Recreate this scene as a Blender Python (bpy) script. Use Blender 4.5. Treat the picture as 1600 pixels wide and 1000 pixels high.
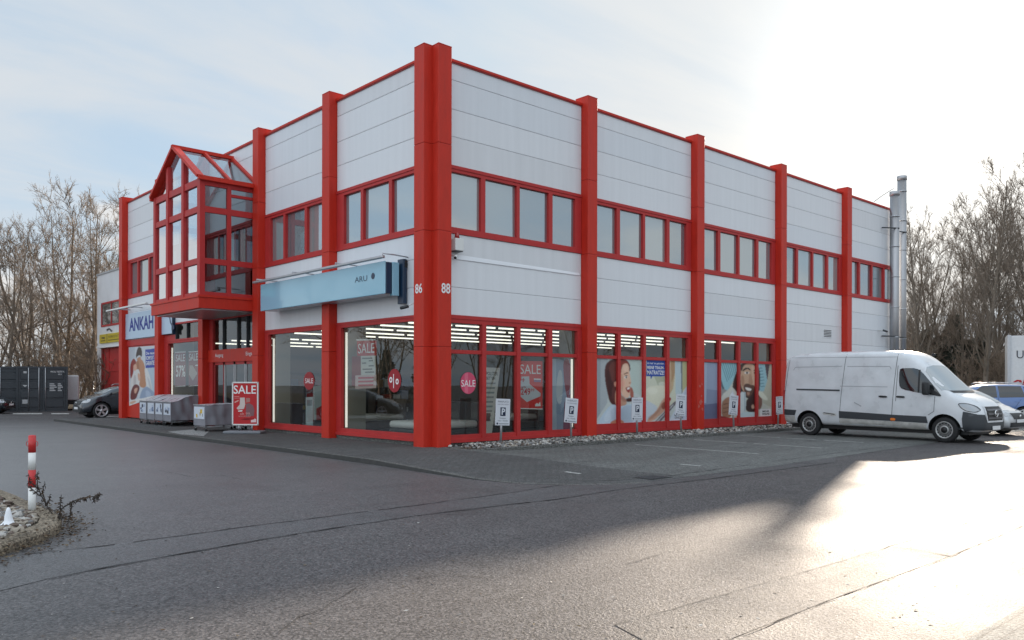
import bpy, bmesh, math, random
from mathutils import Vector, Matrix, noise
from mathutils.bvhtree import BVHTree
from mathutils.geometry import delaunay_2d_cdt
R_ = math.radians
for o in list(bpy.data.objects): bpy.data.objects.remove(o)
SC = bpy.context.scene
COL = SC.collection

# ------------------------------------------------------------------ camera
FPX, CY, AZ, CAMX, CAMY, CAMZ, ROLL = 1287.03, 600.39, 0.8291, -12.675, -16.862, 1.6, 0.0019
FWD = Vector((math.cos(AZ), math.sin(AZ), 0)); RGT = Vector((math.sin(AZ), -math.cos(AZ), 0)); UPV = Vector((0, 0, 1))
CAM = Vector((CAMX, CAMY, CAMZ))
cd = bpy.data.cameras.new('camera'); cam = bpy.data.objects.new('camera', cd); COL.objects.link(cam)
cd.sensor_width = 36; cd.lens = 36 * FPX / 1600; cd.shift_y = (CY - 500) / 1600; cd.clip_end = 3000
rot = Matrix((RGT, UPV, -FWD)).transposed().to_4x4()
cam.matrix_world = Matrix.Translation(CAM) @ rot @ Matrix.Rotation(ROLL, 4, 'Z')
SC.camera = cam

# ------------------------------------------------------------------ light
SUN_AZ, SUN_EL = R_(20.2), R_(17.9)
SUND = Vector((math.cos(SUN_AZ) * math.cos(SUN_EL), math.sin(SUN_AZ) * math.cos(SUN_EL), math.sin(SUN_EL)))
sl = bpy.data.lights.new('sun', 'SUN'); sl.energy = 2.8; sl.angle = R_(1.4); sl.color = (1, .85, .69)
so = bpy.data.objects.new('sun', sl); COL.objects.link(so)
so.rotation_euler = (-SUND).to_track_quat('-Z', 'Y').to_euler(); so.location = (60, 24, 40)
W = bpy.data.worlds.new('World'); SC.world = W; W.use_nodes = True
nt = W.node_tree; nt.nodes.clear()
def N(t, **k):
    n = nt.nodes.new(t)
    for a, b in k.items(): setattr(n, a, b)
    return n
def MATH(op, a, b=None, c=None, clamp=False):
    n = N('ShaderNodeMath', operation=op, use_clamp=clamp)
    for i, v in enumerate((a, b, c)):
        if v is None: continue
        if isinstance(v, (int, float)): n.inputs[i].default_value = v
        else: nt.links.new(v, n.inputs[i])
    return n.outputs[0]
def MIXC(f, a, b):
    n = N('ShaderNodeMix', data_type='RGBA')
    for i, v in ((0, f), (6, a), (7, b)):
        if isinstance(v, tuple): n.inputs[i].default_value = (*v, 1)
        elif isinstance(v, (int, float)): n.inputs[i].default_value = v
        else: nt.links.new(v, n.inputs[i])
    return n.outputs[2]
def RAMP(f, lo, hi):
    n = N('ShaderNodeMapRange', interpolation_type='SMOOTHSTEP')
    nt.links.new(f, n.inputs[0]); n.inputs[1].default_value = lo; n.inputs[2].default_value = hi
    return n.outputs[0]
tc = N('ShaderNodeTexCoord'); sep = N('ShaderNodeSeparateXYZ'); nt.links.new(tc.outputs['Generated'], sep.inputs[0])
sky = N('ShaderNodeTexSky', sky_type='NISHITA', sun_disc=False, sun_elevation=SUN_EL, sun_rotation=math.pi / 2 - SUN_AZ,
        air_density=1.0, dust_density=1.2, ozone_density=1.5)
zz = MATH('ADD', MATH('MAXIMUM', sep.outputs[2], 0.0), 0.16)
cb = N('ShaderNodeCombineXYZ')
nt.links.new(MATH('DIVIDE', sep.outputs[0], zz), cb.inputs[0]); nt.links.new(MATH('DIVIDE', sep.outputs[1], zz), cb.inputs[1])
mp = N('ShaderNodeMapping'); nt.links.new(cb.outputs[0], mp.inputs[0]); mp.inputs['Scale'].default_value = (.8, 1.7, 1); mp.inputs['Rotation'].default_value = (0, 0, .5)
n1 = N('ShaderNodeTexNoise'); n1.inputs['Scale'].default_value = 1.1; n1.inputs['Detail'].default_value = 9; n1.inputs['Roughness'].default_value = .55; n1.inputs['Distortion'].default_value = .5
nt.links.new(mp.outputs[0], n1.inputs['Vector'])
n2 = N('ShaderNodeTexNoise'); n2.inputs['Scale'].default_value = .45; n2.inputs['Detail'].default_value = 4
nt.links.new(mp.outputs[0], n2.inputs['Vector'])
dot = N('ShaderNodeVectorMath', operation='DOT_PRODUCT'); nt.links.new(tc.outputs['Generated'], dot.inputs[0]); dot.inputs[1].default_value = SUND
d = MATH('MAXIMUM', dot.outputs['Value'], 0.0)
glow = MATH('POWER', d, 12.0); glow2 = MATH('POWER', d, 110.0)
cover = RAMP(MATH('ADD', MATH('MULTIPLY', n1.outputs[0], .65), MATH('MULTIPLY', n2.outputs[0], .35)), .38, .60)
cover = MATH('ADD', MATH('MULTIPLY', cover, .80), .16, clamp=True)
# heap of bright cumulus low over the horizon
n3 = N('ShaderNodeTexNoise'); n3.inputs['Scale'].default_value = 5.5; n3.inputs['Detail'].default_value = 6
mp3 = N('ShaderNodeMapping'); nt.links.new(tc.outputs['Generated'], mp3.inputs[0]); mp3.inputs['Scale'].default_value = (1, 1, 2.3); nt.links.new(mp3.outputs[0], n3.inputs['Vector'])
low = MATH('SUBTRACT', n3.outputs[0], MATH('MULTIPLY', MATH('ABSOLUTE', MATH('SUBTRACT', sep.outputs[2], .1)), 1.9))
low = RAMP(low, .375, .47)
skys = N('ShaderNodeVectorMath', operation='SCALE'); nt.links.new(sky.outputs[0], skys.inputs[0]); skys.inputs['Scale'].default_value = .05
skm = N('ShaderNodeVectorMath', operation='MINIMUM'); nt.links.new(skys.outputs[0], skm.inputs[0]); skm.inputs[1].default_value = (.27, .27, .27)
blue = MIXC(.8, skm.outputs[0], (.150, .200, .250)); blue = MIXC(MATH('MULTIPLY', glow, .8), blue, (.222, .232, .240))
cl = MIXC(glow, (.212, .226, .240), (.288, .281, .266))
c1 = MIXC(cover, blue, cl)
c2 = MIXC(MATH('MULTIPLY', low, .8), c1, MIXC(glow, (.262, .256, .248), (.305, .294, .274)))
gl = N('ShaderNodeVectorMath', operation='SCALE'); gl.inputs[0].default_value = (1, .95, .86); nt.links.new(MATH('ADD', MATH('MULTIPLY', glow, .015), MATH('MULTIPLY', glow2, .3)), gl.inputs['Scale'])
ad = N('ShaderNodeVectorMath', operation='ADD'); nt.links.new(c2, ad.inputs[0]); nt.links.new(gl.outputs[0], ad.inputs[1])
# sky boost added overhead and opposite the sun, to brighten walls and ground
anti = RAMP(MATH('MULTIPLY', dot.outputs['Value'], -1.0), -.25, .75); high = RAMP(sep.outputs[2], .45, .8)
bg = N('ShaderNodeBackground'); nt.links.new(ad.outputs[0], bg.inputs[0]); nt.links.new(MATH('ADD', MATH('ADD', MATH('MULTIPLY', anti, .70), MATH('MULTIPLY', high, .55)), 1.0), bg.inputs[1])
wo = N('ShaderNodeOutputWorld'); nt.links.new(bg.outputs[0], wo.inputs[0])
SC.view_settings.view_transform = 'Standard'; SC.view_settings.look = 'None'; SC.view_settings.exposure = 1.72; SC.view_settings.gamma = 1
SC.cycles.max_bounces = 8; SC.cycles.transparent_max_bounces = 16; SC.cycles.sample_clamp_indirect = 4

# ------------------------------------------------------------------ photo pixel -> point on a real plane
def ray(u, v):
    a, b = u - 800, v - CY
    c, s = math.cos(ROLL), math.sin(ROLL)
    return FWD + RGT * ((c * a + s * b) / FPX) - UPV * ((-s * a + c * b) / FPX)
def onp(u, v, ax, val):
    r = ray(u, v); return CAM + r * ((val - CAM[ax]) / r[ax])
def atd(u, v, D): return CAM + ray(u, v) * D
def gnd(u, v, z=-.1): return onp(u, v, 2, z)
def place(u, D, z=-.1):
    p = CAM + ray(u, CY) * D; p.z = z; return p

# ------------------------------------------------------------------ materials
def srgb(r, g, b):
    f = lambda c: (c / 255 / 12.92) if c <= 10 else ((c / 255 + .055) / 1.055) ** 2.4
    return (f(r), f(g), f(b))
MATS = {}
def mat(name, col, rough=.5, metal=0, spec=.5, var=0, vscale=8, bump=0, bscale=60, emit=0, coat=0, ior=None, stretch=None, trans=0):
    if name in MATS: return MATS[name]
    m = bpy.data.materials.new(name); m.use_nodes = True; t = m.node_tree; b = t.nodes['Principled BSDF']
    b.inputs['Base Color'].default_value = (*col, 1); b.inputs['Roughness'].default_value = rough
    b.inputs['Metallic'].default_value = metal; b.inputs['Specular IOR Level'].default_value = spec
    b.inputs['Coat Weight'].default_value = coat; b.inputs['Transmission Weight'].default_value = trans
    if ior: b.inputs['IOR'].default_value = ior
    if emit: b.inputs['Emission Color'].default_value = (*col, 1); b.inputs['Emission Strength'].default_value = emit
    if var or bump:
        c = t.nodes.new('ShaderNodeTexCoord'); mp = t.nodes.new('ShaderNodeMapping'); t.links.new(c.outputs['Object'], mp.inputs[0])
        if stretch: mp.inputs['Scale'].default_value = stretch
    if var:
        n = t.nodes.new('ShaderNodeTexNoise'); n.inputs['Scale'].default_value = vscale; n.inputs['Detail'].default_value = 6; t.links.new(mp.outputs[0], n.inputs['Vector'])
        r = t.nodes.new('ShaderNodeMapRange'); r.inputs[1].default_value = .3; r.inputs[2].default_value = .7; r.inputs[3].default_value = 1 - var; r.inputs[4].default_value = 1 + var
        t.links.new(n.outputs[0], r.inputs[0])
        s = t.nodes.new('ShaderNodeVectorMath'); s.operation = 'SCALE'; s.inputs[0].default_value = col; t.links.new(r.outputs[0], s.inputs['Scale']); t.links.new(s.outputs[0], b.inputs['Base Color'])
        r2 = t.nodes.new('ShaderNodeMapRange'); r2.inputs[3].default_value = max(.02, rough - .12); r2.inputs[4].default_value = min(1, rough + .12); t.links.new(n.outputs[0], r2.inputs[0]); t.links.new(r2.outputs[0], b.inputs['Roughness'])
    if bump:
        n = t.nodes.new('ShaderNodeTexNoise'); n.inputs['Scale'].default_value = bscale; n.inputs['Detail'].default_value = 4; t.links.new(mp.outputs[0], n.inputs['Vector'])
        bp = t.nodes.new('ShaderNodeBump'); bp.inputs['Strength'].default_value = bump; bp.inputs['Distance'].default_value = .02
        t.links.new(n.outputs[0], bp.inputs['Height']); t.links.new(bp.outputs[0], b.inputs['Normal'])
    MATS[name] = m; return m
def glassmat(name, tint=(.8, .85, .84), ior=1.6, rough=.0):
    m = bpy.data.materials.new(name); m.use_nodes = True; t = m.node_tree; t.nodes.clear()
    tr = t.nodes.new('ShaderNodeBsdfTransparent'); tr.inputs[0].default_value = (*tint, 1)
    g = t.nodes.new('ShaderNodeBsdfGlossy'); g.inputs['Roughness'].default_value = rough; g.inputs[0].default_value = (.9, .95, 1, 1)
    ge = t.nodes.new('ShaderNodeNewGeometry'); dp = t.nodes.new('ShaderNodeVectorMath'); dp.operation = 'DOT_PRODUCT'
    t.links.new(ge.outputs['Normal'], dp.inputs[0]); t.links.new(ge.outputs['Incoming'], dp.inputs[1])
    def mth(op, a, b):
        q = t.nodes.new('ShaderNodeMath'); q.operation = op
        for i, v in enumerate((a, b)):
            if isinstance(v, (int, float)): q.inputs[i].default_value = v
            elif v is not None: t.links.new(v, q.inputs[i])
        return q.outputs[0]
    f0 = ((ior - 1) / (ior + 1)) ** 2 * 1.7
    fac = mth('ADD', mth('MULTIPLY', mth('POWER', mth('SUBTRACT', 1.0, mth('ABSOLUTE', dp.outputs['Value'], None)), 5.0), 1 - f0), f0)
    c = t.nodes.new('ShaderNodeTexCoord'); n = t.nodes.new('ShaderNodeTexNoise'); n.inputs['Scale'].default_value = .7
    t.links.new(c.outputs['Object'], n.inputs['Vector'])
    bp = t.nodes.new('ShaderNodeBump'); bp.inputs['Strength'].default_value = .03; bp.inputs['Distance'].default_value = .05
    t.links.new(n.outputs[0], bp.inputs['Height']); t.links.new(bp.outputs[0], g.inputs['Normal'])
    mx = t.nodes.new('ShaderNodeMixShader'); o = t.nodes.new('ShaderNodeOutputMaterial')
    t.links.new(fac, mx.inputs[0]); t.links.new(tr.outputs[0], mx.inputs[1]); t.links.new(g.outputs[0], mx.inputs[2]); t.links.new(mx.outputs[0], o.inputs[0])
    MATS[name] = m; return m
def C(r, g, b, k=1.0, rough=.45):       # printed colour, cached
    return mat('print_%d_%d_%d' % (r, g, b), tuple(k * x for x in srgb(r, g, b)), rough, spec=.3)
M = MATS
mat('red_pillar', (.54, .029, .014), .5, spec=.3, var=.09, vscale=2.5, stretch=(3, 3, .6))
mat('red_frame', (.46, .033, .032), .5, spec=.3, var=.07, vscale=3)
mat('red_dark', (.30, .012, .012), .5)
mat('cladding', (.73, .745, .77), .36, var=.03, vscale=1.3, stretch=(4, 4, .2), bump=.02, bscale=9)
mat('cladding_cool', (.70, .725, .76), .36, var=.03, vscale=1.3, stretch=(4, 4, .2), bump=.02, bscale=9)
mat('cladding_dull', (.69, .70, .72), .4, var=.04, vscale=1.1, stretch=(4, 4, .2), bump=.02, bscale=9)
mat('cladding_annex', (.70, .70, .72), .6, var=.05, vscale=1.3)
mat('joint', (.40, .40, .41), .8)
mat('flashing', (.78, .80, .83), .35)
mat('grey_metal', (.45, .46, .48), .35, metal=.7, var=.05)
mat('steel', (.42, .42, .43), .45, metal=1, var=.06, vscale=2, stretch=(1, 1, .5))
mat('dark_metal', (.035, .04, .045), .45)
mat('black', (.012, .012, .013), .5)
mat('rubber', (.018, .018, .019), .8, var=.2, vscale=20)
mat('white_paint', (.78, .78, .78), .4)
mat('white_plastic', (.72, .72, .70), .35)
mat('upper_pane', (.20, .235, .245), .02, spec=1.0, ior=2.5)
mat('upper_pane_blind', (.28, .31, .31), .02, spec=1.0, ior=2.4)
mat('upper_pane_dark', (.14, .17, .185), .02, spec=1.0, ior=2.5)
mat('curtain', (.55, .56, .55), .8)
mat('tube_light', (1, .97, .86), .5, emit=.6)
mat('edge_light', (1, .98, .90), .5, emit=.26)
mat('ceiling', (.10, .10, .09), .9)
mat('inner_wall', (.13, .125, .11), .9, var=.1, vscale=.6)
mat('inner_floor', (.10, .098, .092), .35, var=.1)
mat('beige_wall', (.30, .285, .24), .9)
mat('sign_blue', (.24, .50, .64), .18, spec=.8, coat=.6)
mat('sign_navy', (.012, .035, .075), .3)
mat('sign_pale', (.46, .60, .74), .35)
mat('brown_bark', (.15, .115, .085), .95, var=.25, vscale=3)
mat('dark_bark', (.15, .125, .10), .95, var=.25, vscale=3)
mat('twig', (.24, .185, .14), .95)
mat('dark_twig', (.21, .17, .135), .95)
mat('needles', (.040, .050, .036), .8)
mat('stone_light', (.42, .40, .36), .8, var=.3, vscale=9)
mat('dry_leaf', (.075, .042, .02), .9, var=.4, vscale=30)
mat('dry_stem', (.045, .035, .028), .9)
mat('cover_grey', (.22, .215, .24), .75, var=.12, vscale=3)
mat('van_white', (.66, .68, .70), .3, coat=.5, var=.08, vscale=2.5)
mat('van_dirty', (.50, .49, .46), .55, var=.2, vscale=6)
mat('car_black_plastic', (.02, .021, .023), .55)
mat('van_plastic', (.045, .05, .056), .55)
mat('car_glass', (.012, .015, .017), .03, spec=1.0)
mat('screen_glass', (.28, .32, .34), .04, spec=1.0, ior=1.8)  # pale base colour stands in for sky reflected in the windscreens
mat('headlamp', (.36, .38, .40), .08, spec=1.0, coat=1)
mat('chrome', (.7, .7, .7), .12, metal=1)
mat('alloy', (.72, .72, .73), .35, metal=.8)
mat('steel_rim', (.16, .16, .16), .45, metal=.5)
mat('suv_grey', (.045, .052, .062), .25, metal=.4, coat=.8)
mat('car_navy', (.012, .018, .024), .2, coat=.9)
mat('car_silver', (.52, .54, .56), .3, metal=.5, coat=.7)
mat('car_blue', (.11, .19, .40), .28, metal=.2, coat=.7)
mat('tail_red', (.35, .01, .01), .15, coat=.6)
mat('amber', (.8, .22, .04), .2)
mat('container_grey', (.038, .044, .052), .55, var=.12, vscale=2)
mat('trailer_white', (.60, .62, .64), .5, var=.05)
mat('ice', (.86, .88, .92), .45, bump=.5, bscale=18)
mat('grey_base', (.20, .21, .23), .5)
mat('bollard_red', (.55, .03, .03), .35)
mat('bollard_white', (.78, .78, .76), .4)
mat('leaf_pale', (.15, .11, .065), .9)
mat('kerb_face', (.035, .034, .032), .7, var=.3, vscale=6)  # upright face of the kerb, darkened in colour for shade and damp dirt
mat('wood', (.08, .06, .045), .8, var=.2)
glassmat('shop_glass', (.72, .75, .72), 1.62)
glassmat('bay_glass', (.45, .54, .57), 1.95)
glassmat('mirror_glass', (.5, .58, .6), 4.2)
glassmat('roof_glass', (.55, .64, .66), 1.9)
for k in ('upper_pane', 'upper_pane_blind', 'upper_pane_dark'): MATS[k].node_tree.nodes['Principled BSDF'].inputs['Specular Tint'].default_value = (.86, .95, 1, 1)

def ground_mat(name, base, rough, scale, kind='asphalt', var=.25, spec=.17, blotch=.16, damp=None):
    m = bpy.data.materials.new(name); m.use_nodes = True; t = m.node_tree; b = t.nodes['Principled BSDF']; L = t.links.new
    c = t.nodes.new('ShaderNodeTexCoord'); g = t.nodes.new('ShaderNodeTexNoise'); g.inputs['Scale'].default_value = scale; g.inputs['Detail'].default_value = 3; g.inputs['Roughness'].default_value = .7
    L(c.outputs['Object'], g.inputs['Vector'])
    v = t.nodes.new('ShaderNodeTexVoronoi'); v.inputs['Scale'].default_value = scale * 1.3; L(c.outputs['Object'], v.inputs['Vector'])
    big = t.nodes.new('ShaderNodeTexNoise'); big.inputs['Scale'].default_value = .35; big.inputs['Detail'].default_value = 7; big.inputs['Roughness'].default_value = .6; L(c.outputs['Object'], big.inputs['Vector'])
    def mr(src, a, bb, lo=.3, hi=.7):
        r = t.nodes.new('ShaderNodeMapRange'); r.inputs[1].default_value = lo; r.inputs[2].default_value = hi; r.inputs[3].default_value = a; r.inputs[4].default_value = bb; L(src, r.inputs[0]); return r.outputs[0]
    def mul(a, bb):
        x = t.nodes.new('ShaderNodeMath'); x.operation = 'MULTIPLY'; L(a, x.inputs[0]); L(bb, x.inputs[1]); return x.outputs[0]
    hv = t.nodes.new('ShaderNodeSeparateColor'); L(v.outputs['Color'], hv.inputs[0])
    f = mul(mul(mr(g.outputs[0], 1 - var, 1 + var), mr(big.outputs[0], 1 - blotch, 1 + blotch)), mr(hv.outputs[0], .42, 2.1, 0, 1))
    st = t.nodes.new('ShaderNodeTexNoise'); st.inputs['Scale'].default_value = .9; st.inputs['Detail'].default_value = 5; st.inputs['Roughness'].default_value = .65
    smp = t.nodes.new('ShaderNodeMapping'); smp.inputs['Scale'].default_value = (.22, 1.5, 1); smp.inputs['Rotation'].default_value = (0, 0, .12); L(c.outputs['Object'], smp.inputs[0]); L(smp.outputs[0], st.inputs['Vector'])
    f = mul(f, mr(st.outputs[0], .86, 1.12))            # wheel wear along the road
    oil = t.nodes.new('ShaderNodeTexNoise'); oil.inputs['Scale'].default_value = .8; oil.inputs['Detail'].default_value = 8; L(c.outputs['Object'], oil.inputs['Vector'])
    f = mul(f, mr(oil.outputs[0], 1.0, .72, .60, .72))  # old stains
    if kind == 'paver':
        br = t.nodes.new('ShaderNodeTexBrick'); L(c.outputs['Object'], br.inputs['Vector']); br.inputs['Scale'].default_value = 1; br.inputs['Brick Width'].default_value = .21; br.inputs['Row Height'].default_value = .105; br.inputs['Mortar Size'].default_value = .007
        br.inputs['Color1'].default_value = (1.08, 1.08, 1.08, 1); br.inputs['Color2'].default_value = (.86, .86, .86, 1); br.inputs['Mortar'].default_value = (.38, .38, .37, 1)
        q = t.nodes.new('ShaderNodeSeparateColor'); L(br.outputs[0], q.inputs[0]); f = mul(f, q.outputs[0])
    s = t.nodes.new('ShaderNodeVectorMath'); s.operation = 'SCALE'; s.inputs[0].default_value = base; L(f, s.inputs['Scale']); L(s.outputs[0], b.inputs['Base Color'])
    if damp:          # damp area of the road round the entrance side
        dv = t.nodes.new('ShaderNodeVectorMath'); dv.operation = 'DISTANCE'; L(c.outputs['Object'], dv.inputs[0]); dv.inputs[1].default_value = damp
        wet = t.nodes.new('ShaderNodeMapRange'); wet.interpolation_type = 'SMOOTHSTEP'; wet.inputs[1].default_value = 9; wet.inputs[2].default_value = 24; wet.inputs[3].default_value = .80; wet.inputs[4].default_value = 1.0; L(dv.outputs['Value'], wet.inputs[0])
        sp = t.nodes.new('ShaderNodeMapRange'); sp.inputs[1].default_value = .80; sp.inputs[2].default_value = 1; sp.inputs[3].default_value = 1.0; sp.inputs[4].default_value = spec; L(wet.outputs[0], sp.inputs[0]); L(sp.outputs[0], b.inputs['Specular IOR Level']); ct = t.nodes.new('ShaderNodeMapRange'); ct.inputs[1].default_value = .80; ct.inputs[2].default_value = 1; ct.inputs[3].default_value = .7; ct.inputs[4].default_value = 0; L(wet.outputs[0], ct.inputs[0]); L(ct.outputs[0], b.inputs['Coat Weight']); b.inputs['Coat Roughness'].default_value = .42
        L(mul(mr(big.outputs[0], rough - .12, min(1, rough + .1)), wet.outputs[0]), b.inputs['Roughness'])
    else: L(mr(big.outputs[0], rough - .1, min(1, rough + .1)), b.inputs['Roughness'])
    b.inputs['Specular IOR Level'].default_value = spec
    bp = t.nodes.new('ShaderNodeBump'); bp.inputs['Strength'].default_value = .8; bp.inputs['Distance'].default_value = .012; L(g.outputs[0], bp.inputs['Height']); L(bp.outputs[0], b.inputs['Normal'])
    MATS[name] = m; return m
ground_mat('asphalt', (.066, .061, .061), .64, 42, var=.5, damp=(-16, 8, -.1))
ground_mat('asphalt_strip', (.066, .064, .065), .58, 60, var=.4, damp=(-16, 8, -.1))
ground_mat('asphalt_patch', (.070, .065, .064), .66, 46, var=.45, spec=.17)
ground_mat('paver', (.115, .118, .112), .72, 60, 'paver', var=.15, spec=.3)
ground_mat('paver_walk', (.080, .080, .078), .75, 60, 'paver', var=.15, spec=.3)
ground_mat('earth', (.070, .060, .045), .95, 12, var=.4, spec=.1)
ground_mat('kerb_stone', (.10, .098, .092), .8, 40, var=.2, spec=.2)
ground_mat('kerb_sandy', (.17, .14, .105), .85, 40, var=.3, spec=.2)
ground_mat('ramp_stone', (.24, .24, .235), .7, 40, var=.15, spec=.3)
mat('line_white', (.42, .42, .40), .7, var=.4, vscale=14)
mat('crack', (.018, .017, .017), .8)
mat('soil_line', (.03, .028, .025), .9)

# ------------------------------------------------------------------ mesh helper
class MB:
    def __init__(s, xf=None): s.v = []; s.f = []; s.mi = []; s.mats = []; s.xf = xf; s.smooth = []
    def m(s, name):
        k = name if not isinstance(name, str) else MATS[name]
        if k not in s.mats: s.mats.append(k)
        return s.mats.index(k)
    def add(s, vs, fs, m, smooth=False):
        o = len(s.v); i = s.m(m)
        for p in vs:
            p = Vector(p); s.v.append(s.xf @ p if s.xf else p)
        for f in fs: s.f.append([o + q for q in f]); s.mi.append(i); s.smooth.append(smooth)
        return s
    def box(s, x0, x1, y0, y1, z0, z1, m):
        x0, x1 = sorted((x0, x1)); y0, y1 = sorted((y0, y1)); z0, z1 = sorted((z0, z1))
        return s.add([(x, y, z) for x in (x0, x1) for y in (y0, y1) for z in (z0, z1)], [(0, 1, 3, 2), (4, 6, 7, 5), (0, 4, 5, 1), (2, 3, 7, 6), (0, 2, 6, 4), (1, 5, 7, 3)], m)
    def bbox(s, x0, x1, y0, y1, z0, z1, m, bev=.02, seg=2, sm=False):
        bm = bmesh.new(); bmesh.ops.create_cube(bm, size=1)
        for v in bm.verts: v.co = Vector(((x0 + x1) / 2 + v.co.x * abs(x1 - x0), (y0 + y1) / 2 + v.co.y * abs(y1 - y0), (z0 + z1) / 2 + v.co.z * abs(z1 - z0)))
        bmesh.ops.bevel(bm, geom=bm.edges[:], offset=bev, segments=seg, profile=.5, affect='EDGES')
        return s.addbm(bm, m, sm)
    def addbm(s, bm, m, smooth=False):
        bm.verts.index_update(); s.add([v.co.copy() for v in bm.verts], [[v.index for v in f.verts] for f in bm.faces], m, smooth); bm.free(); return s
    def poly(s, pts, m): return s.add(pts, [list(range(len(pts)))], m)
    def bar(s, a, b, w, h, m, up=(0, 0, 1)):
        a, b = Vector(a), Vector(b); d = (b - a).normalized(); r = d.cross(Vector(up)).normalized(); u = r.cross(d)
        vs = [p + r * i * w / 2 + u * j * h / 2 for p in (a, b) for i, j in ((-1, -1), (1, -1), (1, 1), (-1, 1))]
        return s.add(vs, [(0, 1, 2, 3), (7, 6, 5, 4), (0, 4, 5, 1), (1, 5, 6, 2), (2, 6, 7, 3), (3, 7, 4, 0)], m)
    def tube(s, pts, rad, n, m, cap=True, smooth=True):
        pts = [Vector(p) for p in pts]; rad = rad if isinstance(rad, (list, tuple)) else [rad] * len(pts)
        vs = []; fs = []; pr = None
        for i, p in enumerate(pts):
            d = (pts[min(i + 1, len(pts) - 1)] - pts[max(i - 1, 0)]).normalized()
            if pr is None: pr = d.orthogonal().normalized()
            r = (pr - d * pr.dot(d)).normalized(); pr = r; u = d.cross(r)
            for k in range(n):
                a = 2 * math.pi * k / n; vs.append(p + (r * math.cos(a) + u * math.sin(a)) * rad[i])
        for i in range(len(pts) - 1):
            for k in range(n): fs.append((i * n + k, i * n + (k + 1) % n, (i + 1) * n + (k + 1) % n, (i + 1) * n + k))
        if cap: fs += [tuple(reversed(range(n))), tuple((len(pts) - 1) * n + k for k in range(n))]
        return s.add(vs, fs, m, smooth)
    def lathe(s, prof, n, m, axis='Z', at=(0, 0, 0), smooth=True):
        vs = []; fs = []; at = Vector(at)
        for r, h in prof:
            for k in range(n):
                a = 2 * math.pi * k / n; c, q = r * math.cos(a), r * math.sin(a)
                vs.append(at + Vector({'Z': (c, q, h), 'Y': (c, h, q), 'X': (h, c, q)}[axis]))
        for i in range(len(prof) - 1):
            for k in range(n): fs.append((i * n + k, i * n + (k + 1) % n, (i + 1) * n + (k + 1) % n, (i + 1) * n + k))
        return s.add(vs, fs, m, smooth)
    def text(s, txt, org, ex, ey, h, m, w=None, bold=0, align='L'):
        cu = bpy.data.curves.new('t', 'FONT'); cu.body = txt; cu.size = 1; cu.offset = bold; cu.resolution_u = 3
        ob = bpy.data.objects.new('t', cu); COL.objects.link(ob); dg = bpy.context.evaluated_depsgraph_get(); me = bpy.data.meshes.new_from_object(ob.evaluated_get(dg))
        if len(me.vertices):
            xs = [v.co.x for v in me.vertices]; ys = [v.co.y for v in me.vertices]; x0, x1, y0, y1 = min(xs), max(xs), min(ys), max(ys)
            ky = h / (y1 - y0); kx = (w / (x1 - x0)) if w else ky
            ex, ey, org = Vector(ex), Vector(ey), Vector(org); tw = (x1 - x0) * kx; sh = {'L': 0, 'C': -tw / 2, 'R': -tw}[align]
            s.add([org + ex * ((v.co.x - x0) * kx + sh) + ey * ((v.co.y - y0) * ky) for v in me.vertices], [list(p.vertices) for p in me.polygons], m)
        bpy.data.objects.remove(ob); bpy.data.curves.remove(cu); bpy.data.meshes.remove(me); return s
    def mesh(s, name):
        me = bpy.data.meshes.new(name); me.from_pydata(s.v, [], s.f)
        for m in s.mats: me.materials.append(m)
        me.polygons.foreach_set('material_index', s.mi); me.polygons.foreach_set('use_smooth', s.smooth); me.update(); return me
    def build(s, name, parent=None, fix=True):
        me = s.mesh(name)
        if fix:
            bm = bmesh.new(); bm.from_mesh(me); bmesh.ops.recalc_face_normals(bm, faces=bm.faces[:]); bm.to_mesh(me); bm.free()
        o = bpy.data.objects.new(name, me); COL.objects.link(o)
        if parent: o.parent = parent
        return o
def tag(o, label, cat, group=None):
    o['label'] = label; o['category'] = cat
    if group: o['group'] = group
    return o
def thing(name, label, cat, loc=(0, 0, 0), rz=0, group=None):
    o = bpy.data.objects.new(name, None); COL.objects.link(o); o.location = loc; o.rotation_euler = (0, 0, rz); o.empty_display_size = .3
    return tag(o, label, cat, group)
def struct(o): o['kind'] = 'structure'; return o
def stuff(o): o['kind'] = 'stuff'; return o
def copy_tree(o, parent=None):
    c = o.copy(); COL.objects.link(c)
    if parent: c.parent = parent
    for ch in list(o.children): copy_tree(ch, c)
    return c
rnd = random.Random(7)

# ------------------------------------------------------------------ ground
def smooth(t): t = max(0, min(1, t)); return t * t * (3 - 2 * t)
def zf(x, y): return -.094 * max(smooth((-y - 2.2) / 4.4), smooth((x + .1) / 1.8))
def sheet(name, outline, m, zfun, step=1.0, parent=None, build=True):
    xs = [p[0] for p in outline]; ys = [p[1] for p in outline]
    vs = [Vector((p[0], p[1])) for p in outline]; n = len(vs)
    x = min(xs)
    while x < max(xs):
        y = min(ys)
        while y < max(ys): vs.append(Vector((x + .013, y + .017))); y += step
        x += step
    V, E_, F, *_ = delaunay_2d_cdt(vs, [], [list(range(n))], 1, 1e-5)
    mb = MB(); mb.add([(v.x, v.y, zfun(v.x, v.y)) for v in V], F, m)
    return mb.build(name, parent) if build else mb
mb = MB(); mb.poly([(-700, -700, -.1), (700, -700, -.1), (700, 700, -.1), (-700, 700, -.1)], 'asphalt'); struct(mb.build('ground'))
EDGE = [(-.02, -7.5 + .4 * i) for i in range(19)]
kerbline = [(-2.72, 24.4), (-2.80, 16), (-2.88, 9), (-2.9, 2), (-2.98, -2), (-3.12, -4.4), (-3.15, -5.6), (-2.98, -6.5), (-2.5, -7.2), (-1.9, -7.65), (-1.2, -7.88)]
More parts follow.
